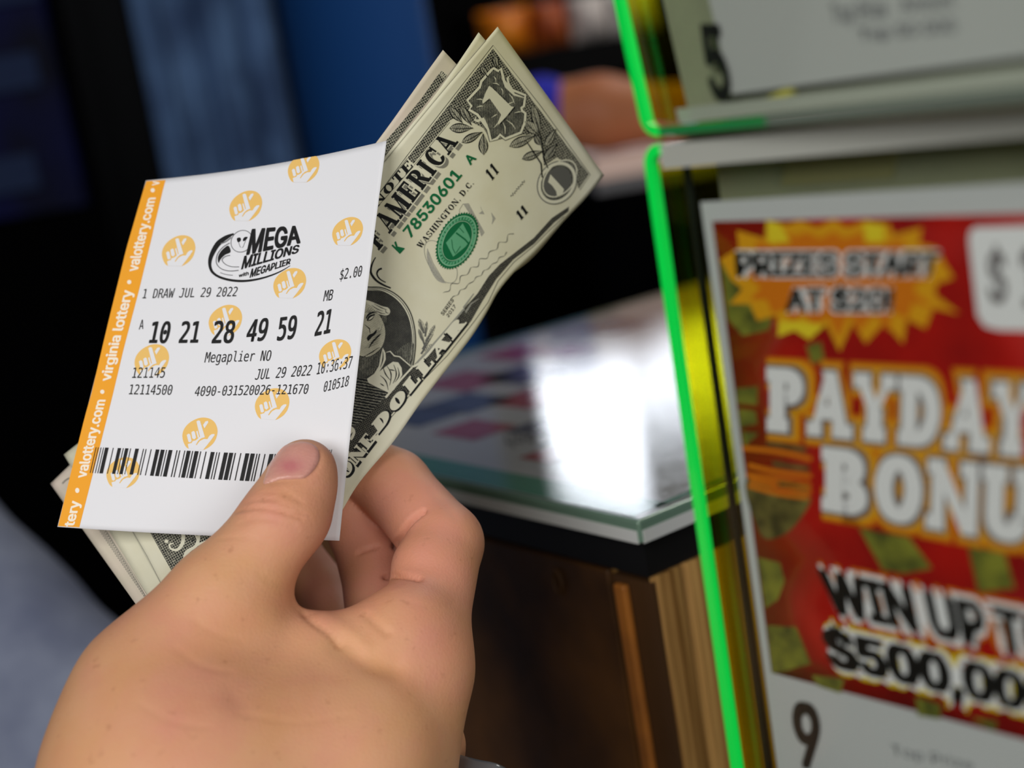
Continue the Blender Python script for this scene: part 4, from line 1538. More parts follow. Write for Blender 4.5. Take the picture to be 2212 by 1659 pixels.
dlt = np.zeros_like(co)
dlt += press([(500, 1106), (540, 1097), (585, 1098), (622, 1108), (655, 1118)], 4.2, .8, 0, .372)
dlt += press([(612, 1060), (631, 1072), (652, 1084)], 3.5, .45, 0, .372)
dlt += press([(520, 1090), (560, 1078), (600, 1080)], 4, .4, 0, .372)
dlt += press([(520, 1128), (570, 1122), (640, 1136)], 4, .35, 0, .372)
dlt += press([(915, 1104), (884, 1130), (852, 1180)], 4.5, 2.0, .365)
dlt += press([(832, 1246), (860, 1243), (890, 1246), (905, 1250)], 4.5, 1.8, .355)
dlt += press([(775, 1194), (794, 1187), (816, 1180)], 4, .9, .385)
dlt += press([(661, 1320), (678, 1342), (711, 1367), (735, 1390)], 7, .7, 0, .375)
dlt += press([(791, 1328), (816, 1350), (838, 1368)], 7, .7, 0, .38)
dlt += press([(735, 1390), (800, 1430), (850, 1440)], 26, 1.2, 0, .38)
dlt += press([(640, 1330), (600, 1420), (520, 1500)], 40, 1.0, 0, .375)
dlt += press([(700, 1330), (760, 1370), (790, 1400)], 14, -.5, 0, .375)
dlt += press([(585, 1042), (605, 1038), (632, 1036), (656, 1035), (670, 1026), (686, 1006), (691, 985)], 4.5, .35, 0, .372)
for q in ([(540, 1112), (590, 1110), (640, 1124)], [(560, 1068), (590, 1064), (620, 1072)], [(515, 1118), (560, 1116), (600, 1120)], [(470, 1165), (520, 1160), (580, 1170)], [(600, 1090), (640, 1100), (672, 1122)]):
    dlt += press(q, 3, .22, 0, .372)
for q in ([(420, 1340), (470, 1370), (520, 1380)], [(380, 1400), (440, 1440), (500, 1450)], [(560, 1240), (600, 1262), (630, 1270)],
          [(880, 1300), (930, 1310), (980, 1305)], [(930, 1060), (960, 1090), (985, 1120)], [(300, 1520), (380, 1560), (450, 1570)], [(520, 1540), (640, 1560), (760, 1545)]):
    dlt += press(q, 6, .16, 0, .40)
co2 = co + dlt
me.vertices.foreach_set('co', co2.ravel())
# redder skin on the fingers and over the knuckles, tanner on the back of the hand
fl = np.zeros(nV)
for cx, cy, r, a in ((880, 1080, 150, .75), (790, 1180, 110, .8), (940, 1200, 120, .5), (650, 1040, 80, .35), (950, 1420, 100, .55), (430, 1480, 130, .3), (620, 1160, 70, .3),
                     (700, 1290, 60, .9), (350, 1590, 140, .35), (580, 1100, 50, .4), (500, 1260, 60, -.2), (700, 1480, 160, -.1)):
    fl += a * np.exp(-((px[:, 0] - cx) ** 2 + (px[:, 1] - cy) ** 2) / r ** 2)
at_ = me.attributes.new('flush', 'FLOAT', 'POINT')
at_.data.foreach_set('value', np.clip(fl, 0, 1).astype(np.float32))
me.update()

# thumbnail lying on the skin
bvh = BVHTree.FromPolygons([Vector(v) for v in co2], [tuple(p.vertices) for p in me.polygons])
NAIL = smooth_path([(570, 1046), (577, 1019), (588, 993), (599, 977), (612, 965), (634, 957), (658, 955), (677, 961), (688, 973), (690, 992), (683, 1007), (668, 1025), (656, 1033),
                    (632, 1035), (604, 1037), (585, 1043)], 5, True)
nk = Ink().poly([tuple(p) for p in NAIL])


def hit(q):
    o_ = Vector(CAM)
    d_ = Vector(at(q[0], q[1], 1.0) - CAM).normalized()
    r_ = bvh.ray_cast(o_, d_)
    return (np.array(r_[0]), np.array(r_[1])) if r_[0] is not None else None


class HandSheet:
    sgn = 1.0

    def inv(self, q):
        self.q = q
        self.P, self.N = np.zeros((len(q), 3)), np.zeros((len(q), 3))
        c = NAIL.mean(0)
        for i, p in enumerate(q):
            for f in np.linspace(0, .5, 26):
                r_ = hit(p + (c - p) * f)
                if r_ is not None and np.linalg.norm(r_[0] - CAM) < .385:
                    break
            self.P[i], self.N[i] = r_
        return self.P, self.N

    def ev(self, u, w):
        return self.P

    def normal(self, u, w):
        e = np.min([seg_dist(self.q, NAIL[i], NAIL[(i + 1) % len(NAIL)]) for i in range(len(NAIL))], axis=0)
        k = np.clip(e / 5.0, 0, 1)
        return self.N * (0.3 + 0.9 * np.sqrt(k))[:, None]


M_nail = skin_mat('fingernail', (218, 164, 148), (196, 122, 122), (206, 150, 140), 0.1)
M_nail.node_tree.nodes['Principled BSDF'].inputs['Roughness'].default_value = 0.3
M_nail.node_tree.nodes['Principled BSDF'].inputs['Coat Weight'].default_value = 0.2
nail = nk.build('fingernail', HandSheet(), M_nail, hand, 0.00035, 7.0)
nq, _ = proj(np.array([v.co for v in nail.data.vertices]))
a_ = nail.data.attributes.new('flush', 'FLOAT', 'POINT')
a_.data.foreach_set('value', np.clip(np.exp(-((nq[:, 0] - 625) ** 2 / 28 ** 2 + (nq[:, 1] - 1008) ** 2 / 18 ** 2)) * .9, 0, 1).astype(np.float32))
nail['label'] = 'pink thumbnail'
# ------------------------------------------------------------------ scratch-ticket dispenser: two clear bins with glowing green edges
def tint_mat(name, rgb, gloss=0.1, body=0.0):
    """see-through acrylic: tinted pass-through with a weak mirror on top and a little milky body"""
    m = bpy.data.materials.new(name)
    m.use_nodes = True
    nt = m.node_tree
    out = nt.nodes['Material Output']
    nt.nodes.remove(nt.nodes['Principled BSDF'])
    t = nt.nodes.new('ShaderNodeBsdfTransparent')
    t.inputs[0].default_value = lin(*rgb)
    g = nt.nodes.new('ShaderNodeBsdfGlossy')
    g.inputs['Roughness'].default_value = 0.08
    g.inputs[0].default_value = (1, 1, 1, 1)
    fr = nt.nodes.new('ShaderNodeFresnel')
    fr.inputs[0].default_value = 1.35
    mu = nt.nodes.new('ShaderNodeMath')
    mu.operation = 'MULTIPLY'
    mu.inputs[1].default_value = gloss * 10
    mu.use_clamp = True
    nt.links.new(fr.outputs[0], mu.inputs[0])
    mx = nt.nodes.new('ShaderNodeMixShader')
    nt.links.new(mu.outputs[0], mx.inputs[0])
    nt.links.new(t.outputs[0], mx.inputs[1])
    nt.links.new(g.outputs[0], mx.inputs[2])
    last = mx.outputs[0]
    if body:
        d = nt.nodes.new('ShaderNodeBsdfDiffuse')
        d.inputs[0].default_value = lin(*rgb)
        m2 = nt.nodes.new('ShaderNodeMixShader')
        m2.inputs[0].default_value = body
        nt.links.new(last, m2.inputs[1])
        nt.links.new(d.outputs[0], m2.inputs[2])
        last = m2.outputs[0]
    nt.links.new(last, out.inputs[0])
    return m


M_glow = mat('fluorescent_green_edge', (6, 240, 84), 0.35, coat=0.3)
M_tint = tint_mat('yellow_green_acrylic', (238, 236, 80), 0.02)
M_clear = tint_mat('clear_acrylic', (247, 249, 246), 0.008)
M_olive = mat('olive_bin_back', (146, 148, 124), 0.6, noise=(30, (124, 126, 108), 1))
M_band = mat('grey_clear_edge', (170, 172, 164), 0.3, coat=0.4)
M_dgrn = mat('faded_glow_green', (30, 128, 66), 0.3, coat=0.4)
M_dull = mat('faded_glow_grey', (98, 110, 100), 0.3, coat=0.4)
M_card = mat('insert_card', (186, 186, 192), 0.7)
M_dkst = mat('near_black', (16, 22, 18), 0.5)
M_num = mat('number_black', (14, 14, 15), 0.6)
M_faint = mat('faint_grey_print', (120, 120, 126), 0.7)

OL = at(1513, 437, 0.285)


def fit_dir(o, target):
    """horizontal direction from o whose line passes pixel target"""
    best = None
    for th in np.linspace(-1.4, 0.6, 4001):
        h = np.array([math.cos(th), math.sin(th), 0.0])
        q, d = proj(np.array([o + h * s for s in (0.04, 0.08)]))
        if d.min() < 0.1:
            continue
        y = q[0, 1] + (q[1, 1] - q[0, 1]) * (target[0] - q[0, 0]) / (q[1, 0] - q[0, 0])
        e = abs(y - target[1])
        if best is None or e < best[0]:
            best = (e, h)
    return best[1]


HL = fit_dir(at(1669, 1452, 0.285), (2212, 1596))
NL = np.cross(HL, Z)
if NL @ (CAM - OL) < 0:
    NL = -NL                       # towards the viewer
WB = 0.098                         # bin width
FACE = Plane(OL, HL, Z)


def lp(a, z, n):
    return OL + HL * a + Z * z + NL * n


lower = tag(empty('ticket_bin'), 'lower clear bin with glowing green edge and white card numbered 9', 'ticket dispenser', 'stacked ticket bins')
HB = 0.150                         # card height below its top edge
GA = -0.0092                       # outer face of the left wall
a_, z_ = FACE.inv(np.array([(1446, 430), (1620, 1659), (1432, 318)]))
GA = float(a_[:2].mean()) - 0.0011
ZTOP = float(z_[2])
TW = 0.0023


def rim_path(z0, z1, r, top):
    """left wall line with a rounded corner into the top or bottom edge"""
    c = []
    if top:
        c = [(GA + TW / 2, z0), (GA + TW / 2, z1 - r)] + [(GA + TW / 2 + r - r * math.cos(t), z1 - r + r * math.sin(t)) for t in np.linspace(0, math.pi / 2, 9)[1:]]
    else:
        c = [(GA + TW / 2, z1), (GA + TW / 2, z0 + r)] + [(GA + TW / 2 + r - r * math.cos(t), z0 + r - r * math.sin(t)) for t in np.linspace(0, math.pi / 2, 9)[1:]]
    return c


def strip(name, path, w, n0, n1, m, parent, fr):
    """flat band of width w following path in the face plane, from depth n0 to n1; fr maps (a, z, n) to the world"""
    p = np.array(path, float)
    d = np.gradient(p, axis=0)
    d /= np.linalg.norm(d, axis=1, keepdims=True)
    s = np.stack([-d[:, 1], d[:, 0]], 1)
    vs, fs = [], []
    for q, t in zip(p, s):
        for k, n in ((1, n1), (1, n0), (-1, n0), (-1, n1)):
            e = q + t * k * w / 2
            vs.append(fr(e[0], e[1], n))
    for i in range(len(p) - 1):
        for k in range(4):
            fs.append((4 * i + k, 4 * i + (k + 1) % 4, 4 * i + 4 + (k + 1) % 4, 4 * i + 4 + k))
    fs += [(3, 2, 1, 0), tuple(4 * (len(p) - 1) + k for k in range(4))]
    o = mesh_obj(name, vs, fs, m, parent)
    bm = bmesh.new()
    bm.from_mesh(o.data)
    bmesh.ops.recalc_face_normals(bm, faces=bm.faces)
    bm.to_mesh(o.data)
    bm.free()
    return o


R_ = 0.0032
strip('glowing_edge', rim_path(-HB, ZTOP, R_, True), TW, 0.0030, 0.0048, M_glow, lower, lp)
strip('side_wall', [(GA + TW / 2, -HB), (GA + TW / 2, ZTOP - R_)], TW * .92, -0.034, 0.0029, M_tint, lower, lp)
strip('top_edge', [(GA + TW / 2 + R_, ZTOP - 0.0016), (WB, ZTOP - 0.0016)], 0.0048, 0.0015, 0.0042, M_band, lower, lp)
strip('top_wall', [(GA + TW / 2 + R_, ZTOP), (WB, ZTOP)], TW * .7, -0.034, 0.0014, tint_mat('grey_clear_acrylic', (186, 190, 182), 0.05, 0.6), lower, lp)
strip('glowing_edge', [(WB, -HB), (WB, ZTOP)], TW, 0.0030, 0.0048, M_glow, lower, lp)
strip('side_wall', [(WB, -HB), (WB, ZTOP)], TW * .92, -0.034, 0.0029, M_tint, lower, lp)
strip('dark_inner_strip', [(GA + TW + 0.0016, -HB), (GA + TW + 0.0016, ZTOP - R_)], 0.0009, -0.004, -0.0025, M_dkst, lower, lp)  # thin near-black strip along the inside of the left wall
box('back_panel', lp(GA + TW + 0.006, -HB, -0.040), HL * (WB - GA - TW - 0.008), Z * (HB + ZTOP - 0.003), NL * 0.002, M_olive, lower)
box('upper_back_panel', lp(GA + TW + 0.0022, -0.006, -0.0125), HL * (WB - GA - TW - 0.008), Z * (ZTOP + 0.003), NL * 0.001, M_olive, lower)
box('insert_card', lp(0, -HB, -0.0006), HL * (WB - 0.004), Z * HB, NL * 0.0006, M_card, lower)
box('front_pane', lp(GA + TW + 0.0004, -HB, 0.0012), HL * (WB - GA - TW - 0.002), Z * (HB + ZTOP - 0.004), NL * 0.0012, M_clear, lower)
box('stand', lp(GA, -HB, -0.034) - Z * (lp(0, -HB, 0)[2]), HL * (WB - GA), Z * (lp(0, -HB, 0)[2] - 0.0005), NL * 0.03, M_dkst, lower)
# folded ticket strip glimpsed above the card
box('ticket_strip', lp(0.012, 0.0008, -0.0112), HL * 0.026 + Z * 0.0, Z * 0.008 + HL * 0.0025, NL * 0.0004, mat('yellowed_ticket_back', (150, 146, 104), 0.8), lower)
Ink().text('9', [(1708, 1517), (1772, 1528), (1776, 1659), (1724, 1651)], 'sans', 0.035).build('number', FACE, M_num, lower, 0.0002, 60)
I = Ink()
I.text('Top Prize', [(1924, 1606), (2100, 1640), (2104, 1664), (1928, 1630)], 'sans', 0.0)
I.build('small_print', FACE, M_faint, lower, 0.0002, 60)

# upper bin, leaning back a little
BU = at(1437, 292, 0.2865)
UV = at(1371, 0, 0.2945) - BU
UV /= np.linalg.norm(UV)
HU = fit_dir(BU, (2212, 216))
NU = np.cross(HU, UV)
NU /= np.linalg.norm(NU)
if NU @ (CAM - BU) < 0:
    NU = -NU
UP = Plane(BU, HU, UV)
OU = BU - HU * (GA + TW / 2) + UV * 0.0


def up(a, z, n):
    return OU + HU * a + UV * z + NU * n


HT = 0.075
upper = tag(empty('ticket_bin'), 'upper clear bin with bright green edge and grey card numbered 5', 'ticket dispenser', 'stacked ticket bins')
strip('glowing_edge', rim_path(0.0002, HT, R_, False), TW, 0.0030, 0.0048, M_glow, upper, up)
strip('side_wall', [(GA + TW / 2, R_), (GA + TW / 2, HT)], TW * .92, -0.030, 0.0029, M_tint, upper, up)
strip('floor_edge', [(GA + TW / 2 + R_, 0.0002), (0.026, 0.0002)], TW * .8, 0.0015, 0.0042, M_dgrn, upper, up)  # edge glow fading to the right is put into two colours
strip('floor_edge', [(0.0261, 0.0002), (WB, 0.0002)], TW * .8, 0.0015, 0.0042, M_dull, upper, up)
strip('floor_lip', [(GA + TW + 0.003, 0.0040), (WB, 0.0040)], 0.0032, -0.0028, -0.0008, M_band, upper, up)
strip('floor', [(GA + TW / 2 + R_, 0.0002), (WB, 0.0002)], TW * .7, -0.030, 0.0014, tint_mat('yellowish_clear_acrylic', (190, 190, 160), 0.05, 0.6), upper, up)
strip('glowing_edge', [(WB, 0), (WB, HT)], TW, 0.0030, 0.0048, M_glow, upper, up)
box('back_panel', up(GA + TW + 0.0025, 0.003, -0.0065), HU * (WB - GA - TW - 0.008), UV * (HT - 0.004), NU * 0.002, M_olive, upper)
box('front_pane', up(GA + TW + 0.0004, 0.002, 0.0012), HU * (WB - GA - TW - 0.002), UV * (HT - 0.004), NU * 0.0012, M_clear, upper)
bx, bz = UP.inv(np.array([(1572, 203), (1545, 60)]))
sx = GA + TW / 2
box('label_card', up(float(bx[0]) + sx, float(bz[0]), -0.0016), HU * (WB - float(bx[0]) - sx - 0.006), UV * (HT - float(bz[0]) - 0.004), NU * 0.0006, mat('grey_label_card', (178, 178, 180), 0.6), upper)
ra, rb = UP.inv(np.array([(1492, 266), (1600, 236), (1692, 192)]))
strip('yellow_streak', [(float(p) + sx, float(q)) for p, q in zip(ra, rb)], 0.0013, -0.0030, -0.0018, mat('yellow_streak_colour', (200, 190, 40), 0.4), upper, up)  # opaque yellow strip rising to the right above the bin floor
Ink().text('5', [(1503, 56), (1552, 56), (1580, 212), (1531, 212)], 'sans', 0.03).build('number', UP, M_num, upper, -0.0006, 60)
I = Ink()
I.text('Top Prize', [(1786, 8), (1906, -4), (1910, 34), (1792, 48)], 'sans', 0.01)
I.text('Amount', [(1936, -8), (2050, -20), (2056, 12), (1942, 24)], 'sans', 0.01)
I.text('Top 50 000', [(1846, 60), (2056, 38), (2060, 66), (1850, 86)], 'sans', 0.02)
I.build('small_print', UP, M_faint, upper, -0.0007, 60)

# ------------------------------------------------------------------ the scratch ticket shown in the lower bin
st = tag(empty('scratch_ticket'), 'red scratch-off ticket with gold starburst and white PAYDAY BONUS lettering in the lower bin', 'scratch ticket')
M_sred = mat('ticket_red', (176, 16, 8), 0.45, noise=(45, (128, 6, 8), 1), coat=0.3)
M_gold = mat('gold_print', (214, 150, 20), 0.45)
M_org = mat('orange_gold_print', (206, 112, 14), 0.45)
M_yel = mat('yellow_print', (222, 196, 40), 0.45)
M_wht = mat('white_print', (226, 224, 232), 0.5)
M_sgr = mat('grey_print_edge', (104, 96, 100), 0.5)
M_sbk = mat('ticket_black', (14, 14, 14), 0.5)
M_mon = mat('green_money_print', (128, 128, 44), 0.5, noise=(220, (70, 74, 30), 1))
M_mon2 = mat('dark_money_print', (62, 56, 26), 0.5, noise=(260, (110, 100, 50), 1))
Q = Ink().poly([(1541, 478), (2290, 459), (2300, 1619), (1669, 1452)])
s0 = Q.build('ticket_face', FACE, M_sred, st, 0.0003, 200)
sol = s0.modifiers.new('thickness', 'SOLIDIFY')
sol.thickness, sol.offset = 0.0002, -1.0
zq = lambda pts: zm(pts, 1380, 430, 2.476)
zr = lambda pts: zm(pts, 1480, 1000, 2.518)
d1, d2, d3, d4, d5, d6 = (0.0003 + 0.00004 * k for k in range(1, 7))
MON = [zq([(440, 330), (500, 290), (560, 420), (600, 470), (720, 640), (700, 700), (560, 730), (480, 640)]), zq([(900, 780), (980, 760), (1000, 860), (930, 880)]),
       zq([(525, 1010), (640, 1000), (640, 1100), (530, 1090)]), zq([(540, 1120), (630, 1130), (640, 1200), (545, 1220)]), zq([(555, 1240), (650, 1250), (570, 1320)]),
       zr([(400, 510), (520, 540), (548, 640), (510, 740), (440, 790)]), zr([(450, 880), (610, 890), (690, 1090), (540, 1130), (480, 1140)]),
       zr([(950, 350), (1220, 400), (1350, 570), (1200, 600), (1080, 580)]), zr([(1540, 440), (1740, 480), (1800, 680), (1600, 700)]),
       zr([(690, 1150), (870, 1170), (850, 1250), (730, 1210)]), zr([(1260, 1270), (1400, 1310), (1390, 1390), (1270, 1370)]), zr([(1560, 1380), (1700, 1400), (1690, 1460)])]
for q in MON:
    Ink().poly(q).build('banknote_print', FACE, M_mon, st, d1, 80)
CO = [zr([(340, 80), (500, 150), (690, 180), (640, 290), (540, 390), (440, 410), (390, 330)])]
for q in CO:
    Ink().poly(smooth_path(q, 4, True)).build('coin_print', FACE, M_mon2, st, d1, 80)
I = Ink()
for q in (zr([(340, 60), (520, 90), (690, 120)]), zr([(350, 120), (520, 165), (680, 185)]), zq([(560, 1330), (760, 1350), (930, 1390)]), zq([(590, 1420), (760, 1460), (930, 1480)]), zq([(600, 1500), (780, 1540), (930, 1560)])):
    I.stroke(smooth_path(q, 3), 10)
I.build('orange_stripe_print', FACE, M_org, st, d2, 80)
I = Ink()
for q in (zq([(690, 1300), (800, 1320), (900, 1340)]), zq([(720, 1410), (830, 1430), (920, 1440)]), zq([(750, 1520), (850, 1530), (920, 1540)])):
    I.stroke(smooth_path(q, 3), 11)
I.build('dark_stripe_print', FACE, M_mon2, st, d2, 80)
c = np.array((1050, 440.))
SB = [(690, 110), (800, 135), (870, 110), (960, 150), (1050, 105), (1120, 150), (1230, 110), (1290, 150), (1340, 125), (1370, 190), (1520, 150), (1505, 235), (1600, 260), (1640, 340), (1690, 420),
      (1600, 450), (1590, 510), (1720, 610), (1580, 580), (1540, 690), (1440, 640), (1420, 770), (1320, 660), (1220, 770), (1150, 660), (1080, 815), (1010, 670), (920, 750), (850, 650), (750, 735), (745, 620), (640, 650), (600, 560), (490, 560), (560, 480), (500, 430), (440, 320), (540, 260), (530, 165), (680, 210)]
Ink().poly(zq(SB)).build('starburst_print', FACE, M_gold, st, d2, 80)
Ink().poly(zq([(c[0] + (x - c[0]) * .8, c[1] + (y - c[1]) * .8) for x, y in SB])).build('starburst_core_print', FACE, M_org, st, d3, 80)
I = Ink()
for q in ([(690, 110), (760, 130), (820, 230), (700, 230)], [(1210, 120), (1320, 130), (1320, 230), (1220, 230)], [(760, 650), (850, 650), (1000, 670), (920, 750), (840, 700), (750, 735)]):
    I.poly(zq(q))
I.build('starburst_ray_print', FACE, M_yel, st, d4, 80)


def outlined(name, s, quad, font, bold, layers, lev):
    """lettering with printed outlines, widest first"""
    for (m, w), d in zip(layers, lev):
        Ink().text(s, quad, font, w).build(name, FACE, m, st, d, 60)


outlined('prize_lettering', 'PRIZES START', zq([(520, 287), (1625, 287), (1605, 402), (528, 405)]), 'sans', 0, ((M_wht, .12), (M_sbk, .045)), (d4, d5))
outlined('prize_lettering', 'AT $20!', zq([(790, 482), (1375, 482), (1368, 592), (792, 592)]), 'sans', 0, ((M_wht, .12), (M_sbk, .045)), (d4, d5))
QP = zq([(690, 905), (2130, 1000), (2110, 1368), (692, 1226)])
QB = [(1778, 967), (2346, 1030), (2338, 1190), (1778, 1096)]
for s, q in (('PAYDAY', QP), ('BONUS', QB)):
    outlined('title_lettering', s, q, 'slab', 0, ((M_org, .2), (M_gold, .15), (M_sgr, .085), (M_wht, .03)), (d2, d3, d4, d5))
QW = [(1768, 1230), (2278, 1338), (2290, 1428), (1794, 1317)]
QD = [(1772, 1356), (2288, 1473), (2288, 1547), (1793, 1432)]
outlined('win_lettering', 'WIN UP TO', QW, 'sans', 0, ((M_org, .22), (M_wht, .15), (M_sbk, .05)), (d3, d4, d5))
outlined('win_lettering', '$500,000', QD, 'sans', 0, ((M_yel, .22), (M_wht, .15), (M_sbk, .06)), (d3, d4, d5))
rr = lambda x0, y0, x1, y1, r: [(x0 + r, y0), (x1, y0), (x1, y1), (x0 + r * 1.5, y1), (x0 + r * .6, y1 - r * .5), (x0 + r * .2, y1 - r * 1.4), (x0, y0 + r), (x0 + r * .3, y0 + r * .3)]
Ink().poly([(2108, 490), (2330, 484), (2336, 716), (2160, 712), (2130, 704), (2114, 680), (2096, 520), (2098, 500)]).build('price_box', FACE, M_wht, st, d3, 80)
Ink().text('$', [(2134, 545), (2176, 545), (2180, 650), (2138, 650)], 'sans', .02).text('1', [(2204, 536), (2250, 536), (2262, 660), (2216, 660)], 'sans', .03).build('price_lettering', FACE, M_sgr, st, d4, 80)
# ------------------------------------------------------------------ the dim shop beyond the counter
def on_y(x, y, Y):
    """point on the upright plane at distance Y seen at pixel (x, y)"""
    D = RN @ np.array([(x - W_PX / 2) / F_PX, -(y - H_PX / 2) / F_PX, -1])
    return CAM + D * ((Y - CAM[1]) / D[1])


M_navy_p = mat('navy_panel', (3, 10, 70), 0.6, noise=(9, (2, 5, 26), 1), spec=0.1)
M_case = mat('black_case', (2, 2, 3), 0.95, spec=0.03)
M_slate = mat('slate_blue_cloth', (88, 120, 164), 0.9, noise=(14, (52, 76, 116), 1))
M_blue = mat('blue_enamel', (8, 56, 112), 0.85, spec=0.15)
VX = np.array([1.0, 0, 0])
VY = np.array([0, 1.0, 0])
# navy cabinet at the far left
p = on_y(20, 240, 1.5)
cab = tag(empty('display_cabinet'), 'dark navy display cabinet with dim windows at the far left', 'cabinet')
box('body', (p[0] - 0.20, 1.52, 0), VX * 0.27, VY * 0.3, Z * 1.95, M_case, cab)
box('panel', (p[0] - 0.19, 1.50, on_y(20, 470, 1.5)[2]), VX * 0.245, VY * 0.018, Z * 0.42, M_navy_p, cab)
for y0, y1 in ((110, 210), (330, 430), (-60, 20)):
    a, b = on_y(-60, y1, 1.49), on_y(68, y0, 1.49)
    box('window_insert', (a[0], 1.492, a[2]), VX * (b[0] - a[0]), VY * 0.007, Z * (b[2] - a[2]), mat('dim_window_insert', (36, 48, 78), 0.8, spec=0.1), cab)

# slate-blue cloth hanging between the cabinet and the blue column
a, b = on_y(500, 400, 1.6), on_y(612, 352, 1.6)
vs, fs = [], []
nx_, nz_ = 40, 12
x0, x1 = on_y(300, 120, 1.6)[0], on_y(612, 120, 1.6)[0]
zb_ = a[2] - 0.0
for k in range(2):
    for i in range(nx_ + 1):
        for j in range(nz_ + 1):
            t = i / nx_
            vs.append((x0 + (x1 - x0) * t, 1.6 + 0.012 * math.sin(t * 17) + 0.006 * math.sin(t * 41 + 1) + 0.004 * k, zb_ + (ZC - zb_) * (j / nz_)))
n_ = (nx_ + 1) * (nz_ + 1)
for i in range(nx_):
    for j in range(nz_):
        q = i * (nz_ + 1) + j
        fs.append((q, q + nz_ + 1, q + nz_ + 2, q + 1))
        fs.append((n_ + q, n_ + q + 1, n_ + q + nz_ + 2, n_ + q + nz_ + 1))
tag(mesh_obj('hanging_cloth', vs, fs, M_slate, None, True), 'slate-blue cloth hanging from above behind the ticket', 'cloth')

# round blue column
xl, xr = on_y(612, 120, 1.5)[0], on_y(936, 120, 1.5)[0]
cx, rx = (xl + xr) / 2, (xr - xl) / 2
vs, fs = [], []
N = 48
for i in range(N):
    t = 2 * math.pi * i / N
    for z in (0, 1.42):
        vs.append((cx + rx * math.cos(t), 1.55 + rx * math.sin(t), z))
for i in range(N):
    j = (i + 1) % N
    fs.append((2 * i, 2 * j, 2 * j + 1, 2 * i + 1))
fs.append(tuple(2 * i for i in range(N))[::-1])
fs.append(tuple(2 * i + 1 for i in range(N)))
tag(mesh_obj('round_column', vs, fs, M_blue, None, True), 'smooth round deep blue post behind the ticket and bills', 'post')

# back counter with its pale edge, and the shelf of goods above
e0, e1 = on_y(1282, 362, 1.25), on_y(2300, 250, 1.25)
bc = tag(empty('back_counter'), 'black back counter with a pale pink front edge, right of the bills', 'counter')
zt = on_y(1360, 334, 1.25)[2]
box('worktop', (e0[0], 1.25, zt - 0.019), VX * 0.75, VY * 0.35, Z * 0.019, mat('pale_pink_laminate', (236, 204, 190), 0.5), bc, 0.003)
box('trim', (e0[0], 1.256, zt - 0.030), VX * 0.75, VY * 0.33, Z * 0.011, mat('grey_trim', (96, 96, 100), 0.5), bc)
box('body', (e0[0] + 0.01, 1.265, 0), VX * 0.73, VY * 0.32, Z * (zt - 0.0305), M_case, bc)
sh_ = tag(empty('wall_shelf'), 'dark shelf unit holding blurred packets above the worker\'s arm', 'shelf')
zs_ = on_y(1250, 92, 1.9)[2]
sx0 = on_y(1020, 80, 1.9)[0]
box('board', (sx0, 1.9, zs_ - 0.045), VX * 1.0, VY * 0.3, Z * 0.045, mat('dark_shelf_board', (8, 8, 9), 0.8, spec=0.1), sh_)
box('upright', (sx0 - 0.03, 1.9, 0), VX * 0.029, VY * 0.3, Z * (zs_ + 0.06), M_case, sh_)
box('back', (sx0, 2.2, 0), VX * 1.0, VY * 0.02, Z * (zs_ + 0.06), M_case, sh_)


def packet(x0, x1, h, m, label, dy=0.02):
    """soft pillow pack standing on the shelf"""
    a, b = on_y(x0, 60, 1.9)[0], on_y(x1, 60, 1.9)[0]
    vs, fs = [], []
    n, k = 14, 16
    for s in (1, -1):
        for i in range(n + 1):
            for j in range(k + 1):
                u, v = i / n, j / k
                bul = (math.sin(math.pi * u) ** 0.6) * (math.sin(math.pi * v) ** 0.45)
                vs.append((a + (b - a) * u, 1.97 - s * (0.001 + 0.035 * bul), zs_ + 0.0006 + h * v))
    q = (n + 1) * (k + 1)
    for s in range(2):
        for i in range(n):
            for j in range(k):
                c = s * q + i * (k + 1) + j
                f = (c, c + k + 1, c + k + 2, c + 1)
                fs.append(f if s == 0 else f[::-1])
    return tag(mesh_obj('packet', vs, fs, m, None, True), label, 'packet', 'packets on the shelf')


packet(1036, 1150, 0.060, mat('orange_wrapper', (255, 152, 10), 0.5, noise=(25, (190, 98, 10), 1)), 'orange packet at the left end of the dark shelf')
packet(1156, 1236, 0.060, mat('maroon_wrapper', (140, 46, 20), 0.5, noise=(25, (190, 106, 38), 1)), 'brownish red packet between the orange and the grey packets')
packet(1242, 1330, 0.060, mat('grey_wrapper', (196, 188, 184), 0.5), 'pale grey packet beside the brownish red one')
packet(1336, 1440, 0.060, mat('white_wrapper', (214, 210, 208), 0.5), 'whitish packet nearest the green bin edge')

# the worker's arm resting on the back counter
def at_y(x, y, Y, r):
    p = on_y(x, y, Y)
    return p, r * p[1] / F_PX


def limb_w(*pts):
    L = [at_y(*p) for p in pts]
    return [(a[0], a[1], b[0], b[1]) for a, b in zip(L, L[1:])]


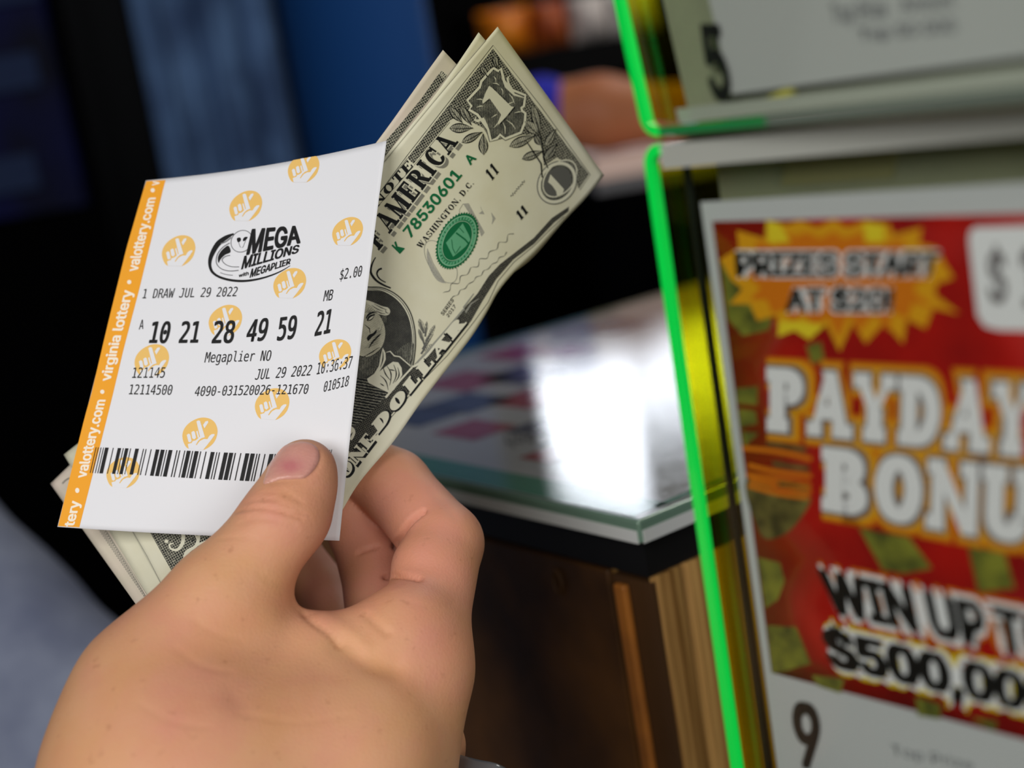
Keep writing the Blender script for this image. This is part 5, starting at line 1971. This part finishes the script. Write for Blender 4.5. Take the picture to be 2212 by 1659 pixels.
M_skin2 = skin_mat('tanned_skin', (176, 112, 76), (180, 108, 80), (130, 80, 54), 0.05)
zc2 = zt
fore = limb_w((1130, 254, 1.33, 70), (1300, 244, 1.315, 76), (1470, 244, 1.31, 58), (1530, 238, 1.31, 54))
hnd = limb_w((1530, 238, 1.31, 54), (1590, 238, 1.31, 54), (1640, 234, 1.31, 48))
fing = [limb_w((1640, 206 + 22 * k, 1.31, 20), (1690, 206 + 23 * k, 1.305, 17), (1735 + (k in (1, 2)) * 14, 216 + 23 * k, 1.30, 14)) for k in range(4)] + \
       [limb_w((1560, 208, 1.295, 26), (1620, 186, 1.28, 20), (1665, 184, 1.275, 16))]
arm = skin_from(fing, fore + hnd, 0.012, 0.003, 'person', M_skin2, 0.002, 0.004, 2)
tag(arm, "worker's bare forearm in a blue sleeve resting on the pale back counter", 'person')
sl = skin_from([], limb_w((1010, 285, 1.38, 66), (1080, 272, 1.35, 74), (1172, 250, 1.325, 84)), 0.01, 0.003, 'sleeve', mat('royal_blue_cloth', (20, 26, 170), 0.85, bump=(120, 0.4, 0.002)))
sl.parent = arm
sl['label'] = 'royal blue sleeve'

# rumpled grey-blue cloth low on the left, and the film under the wrist
cl = skin_from([], [limb((-420, 930, .80, 210), (-60, 1390, .74, 225)), limb((-60, 1390, .74, 225), (230, 1640, .70, 235)), limb((230, 1640, .70, 235), (420, 2300, .72, 260))],
               0.02, 0.004, 'draped_cloth', mat('grey_blue_cloth', (138, 146, 168), 0.95, noise=(22, (108, 116, 142), 1), bump=(60, 0.5, 0.003)))
tag(cl, 'grey-blue rumpled cloth behind the hand at the lower left', 'cloth')
fm = Sheet([[(985, 1628, .372), (1030, 1640, .366), (1075, 1650, .362), (1120, 1676, .366)], [(975, 1720, .366), (1020, 1722, .358), (1080, 1730, .356), (1125, 1745, .362)],
            [(960, 1830, .362), (1020, 1826, .352), (1080, 1830, .352), (1130, 1840, .358)]], (0, .5, 1))
tag(fm.mesh('plastic_film', mat('grey_plastic_film', (92, 94, 98), 0.25, coat=0.6), 0.0003, 24, 24), 'crinkled clear plastic film at the wrist, bottom edge', 'plastic film')
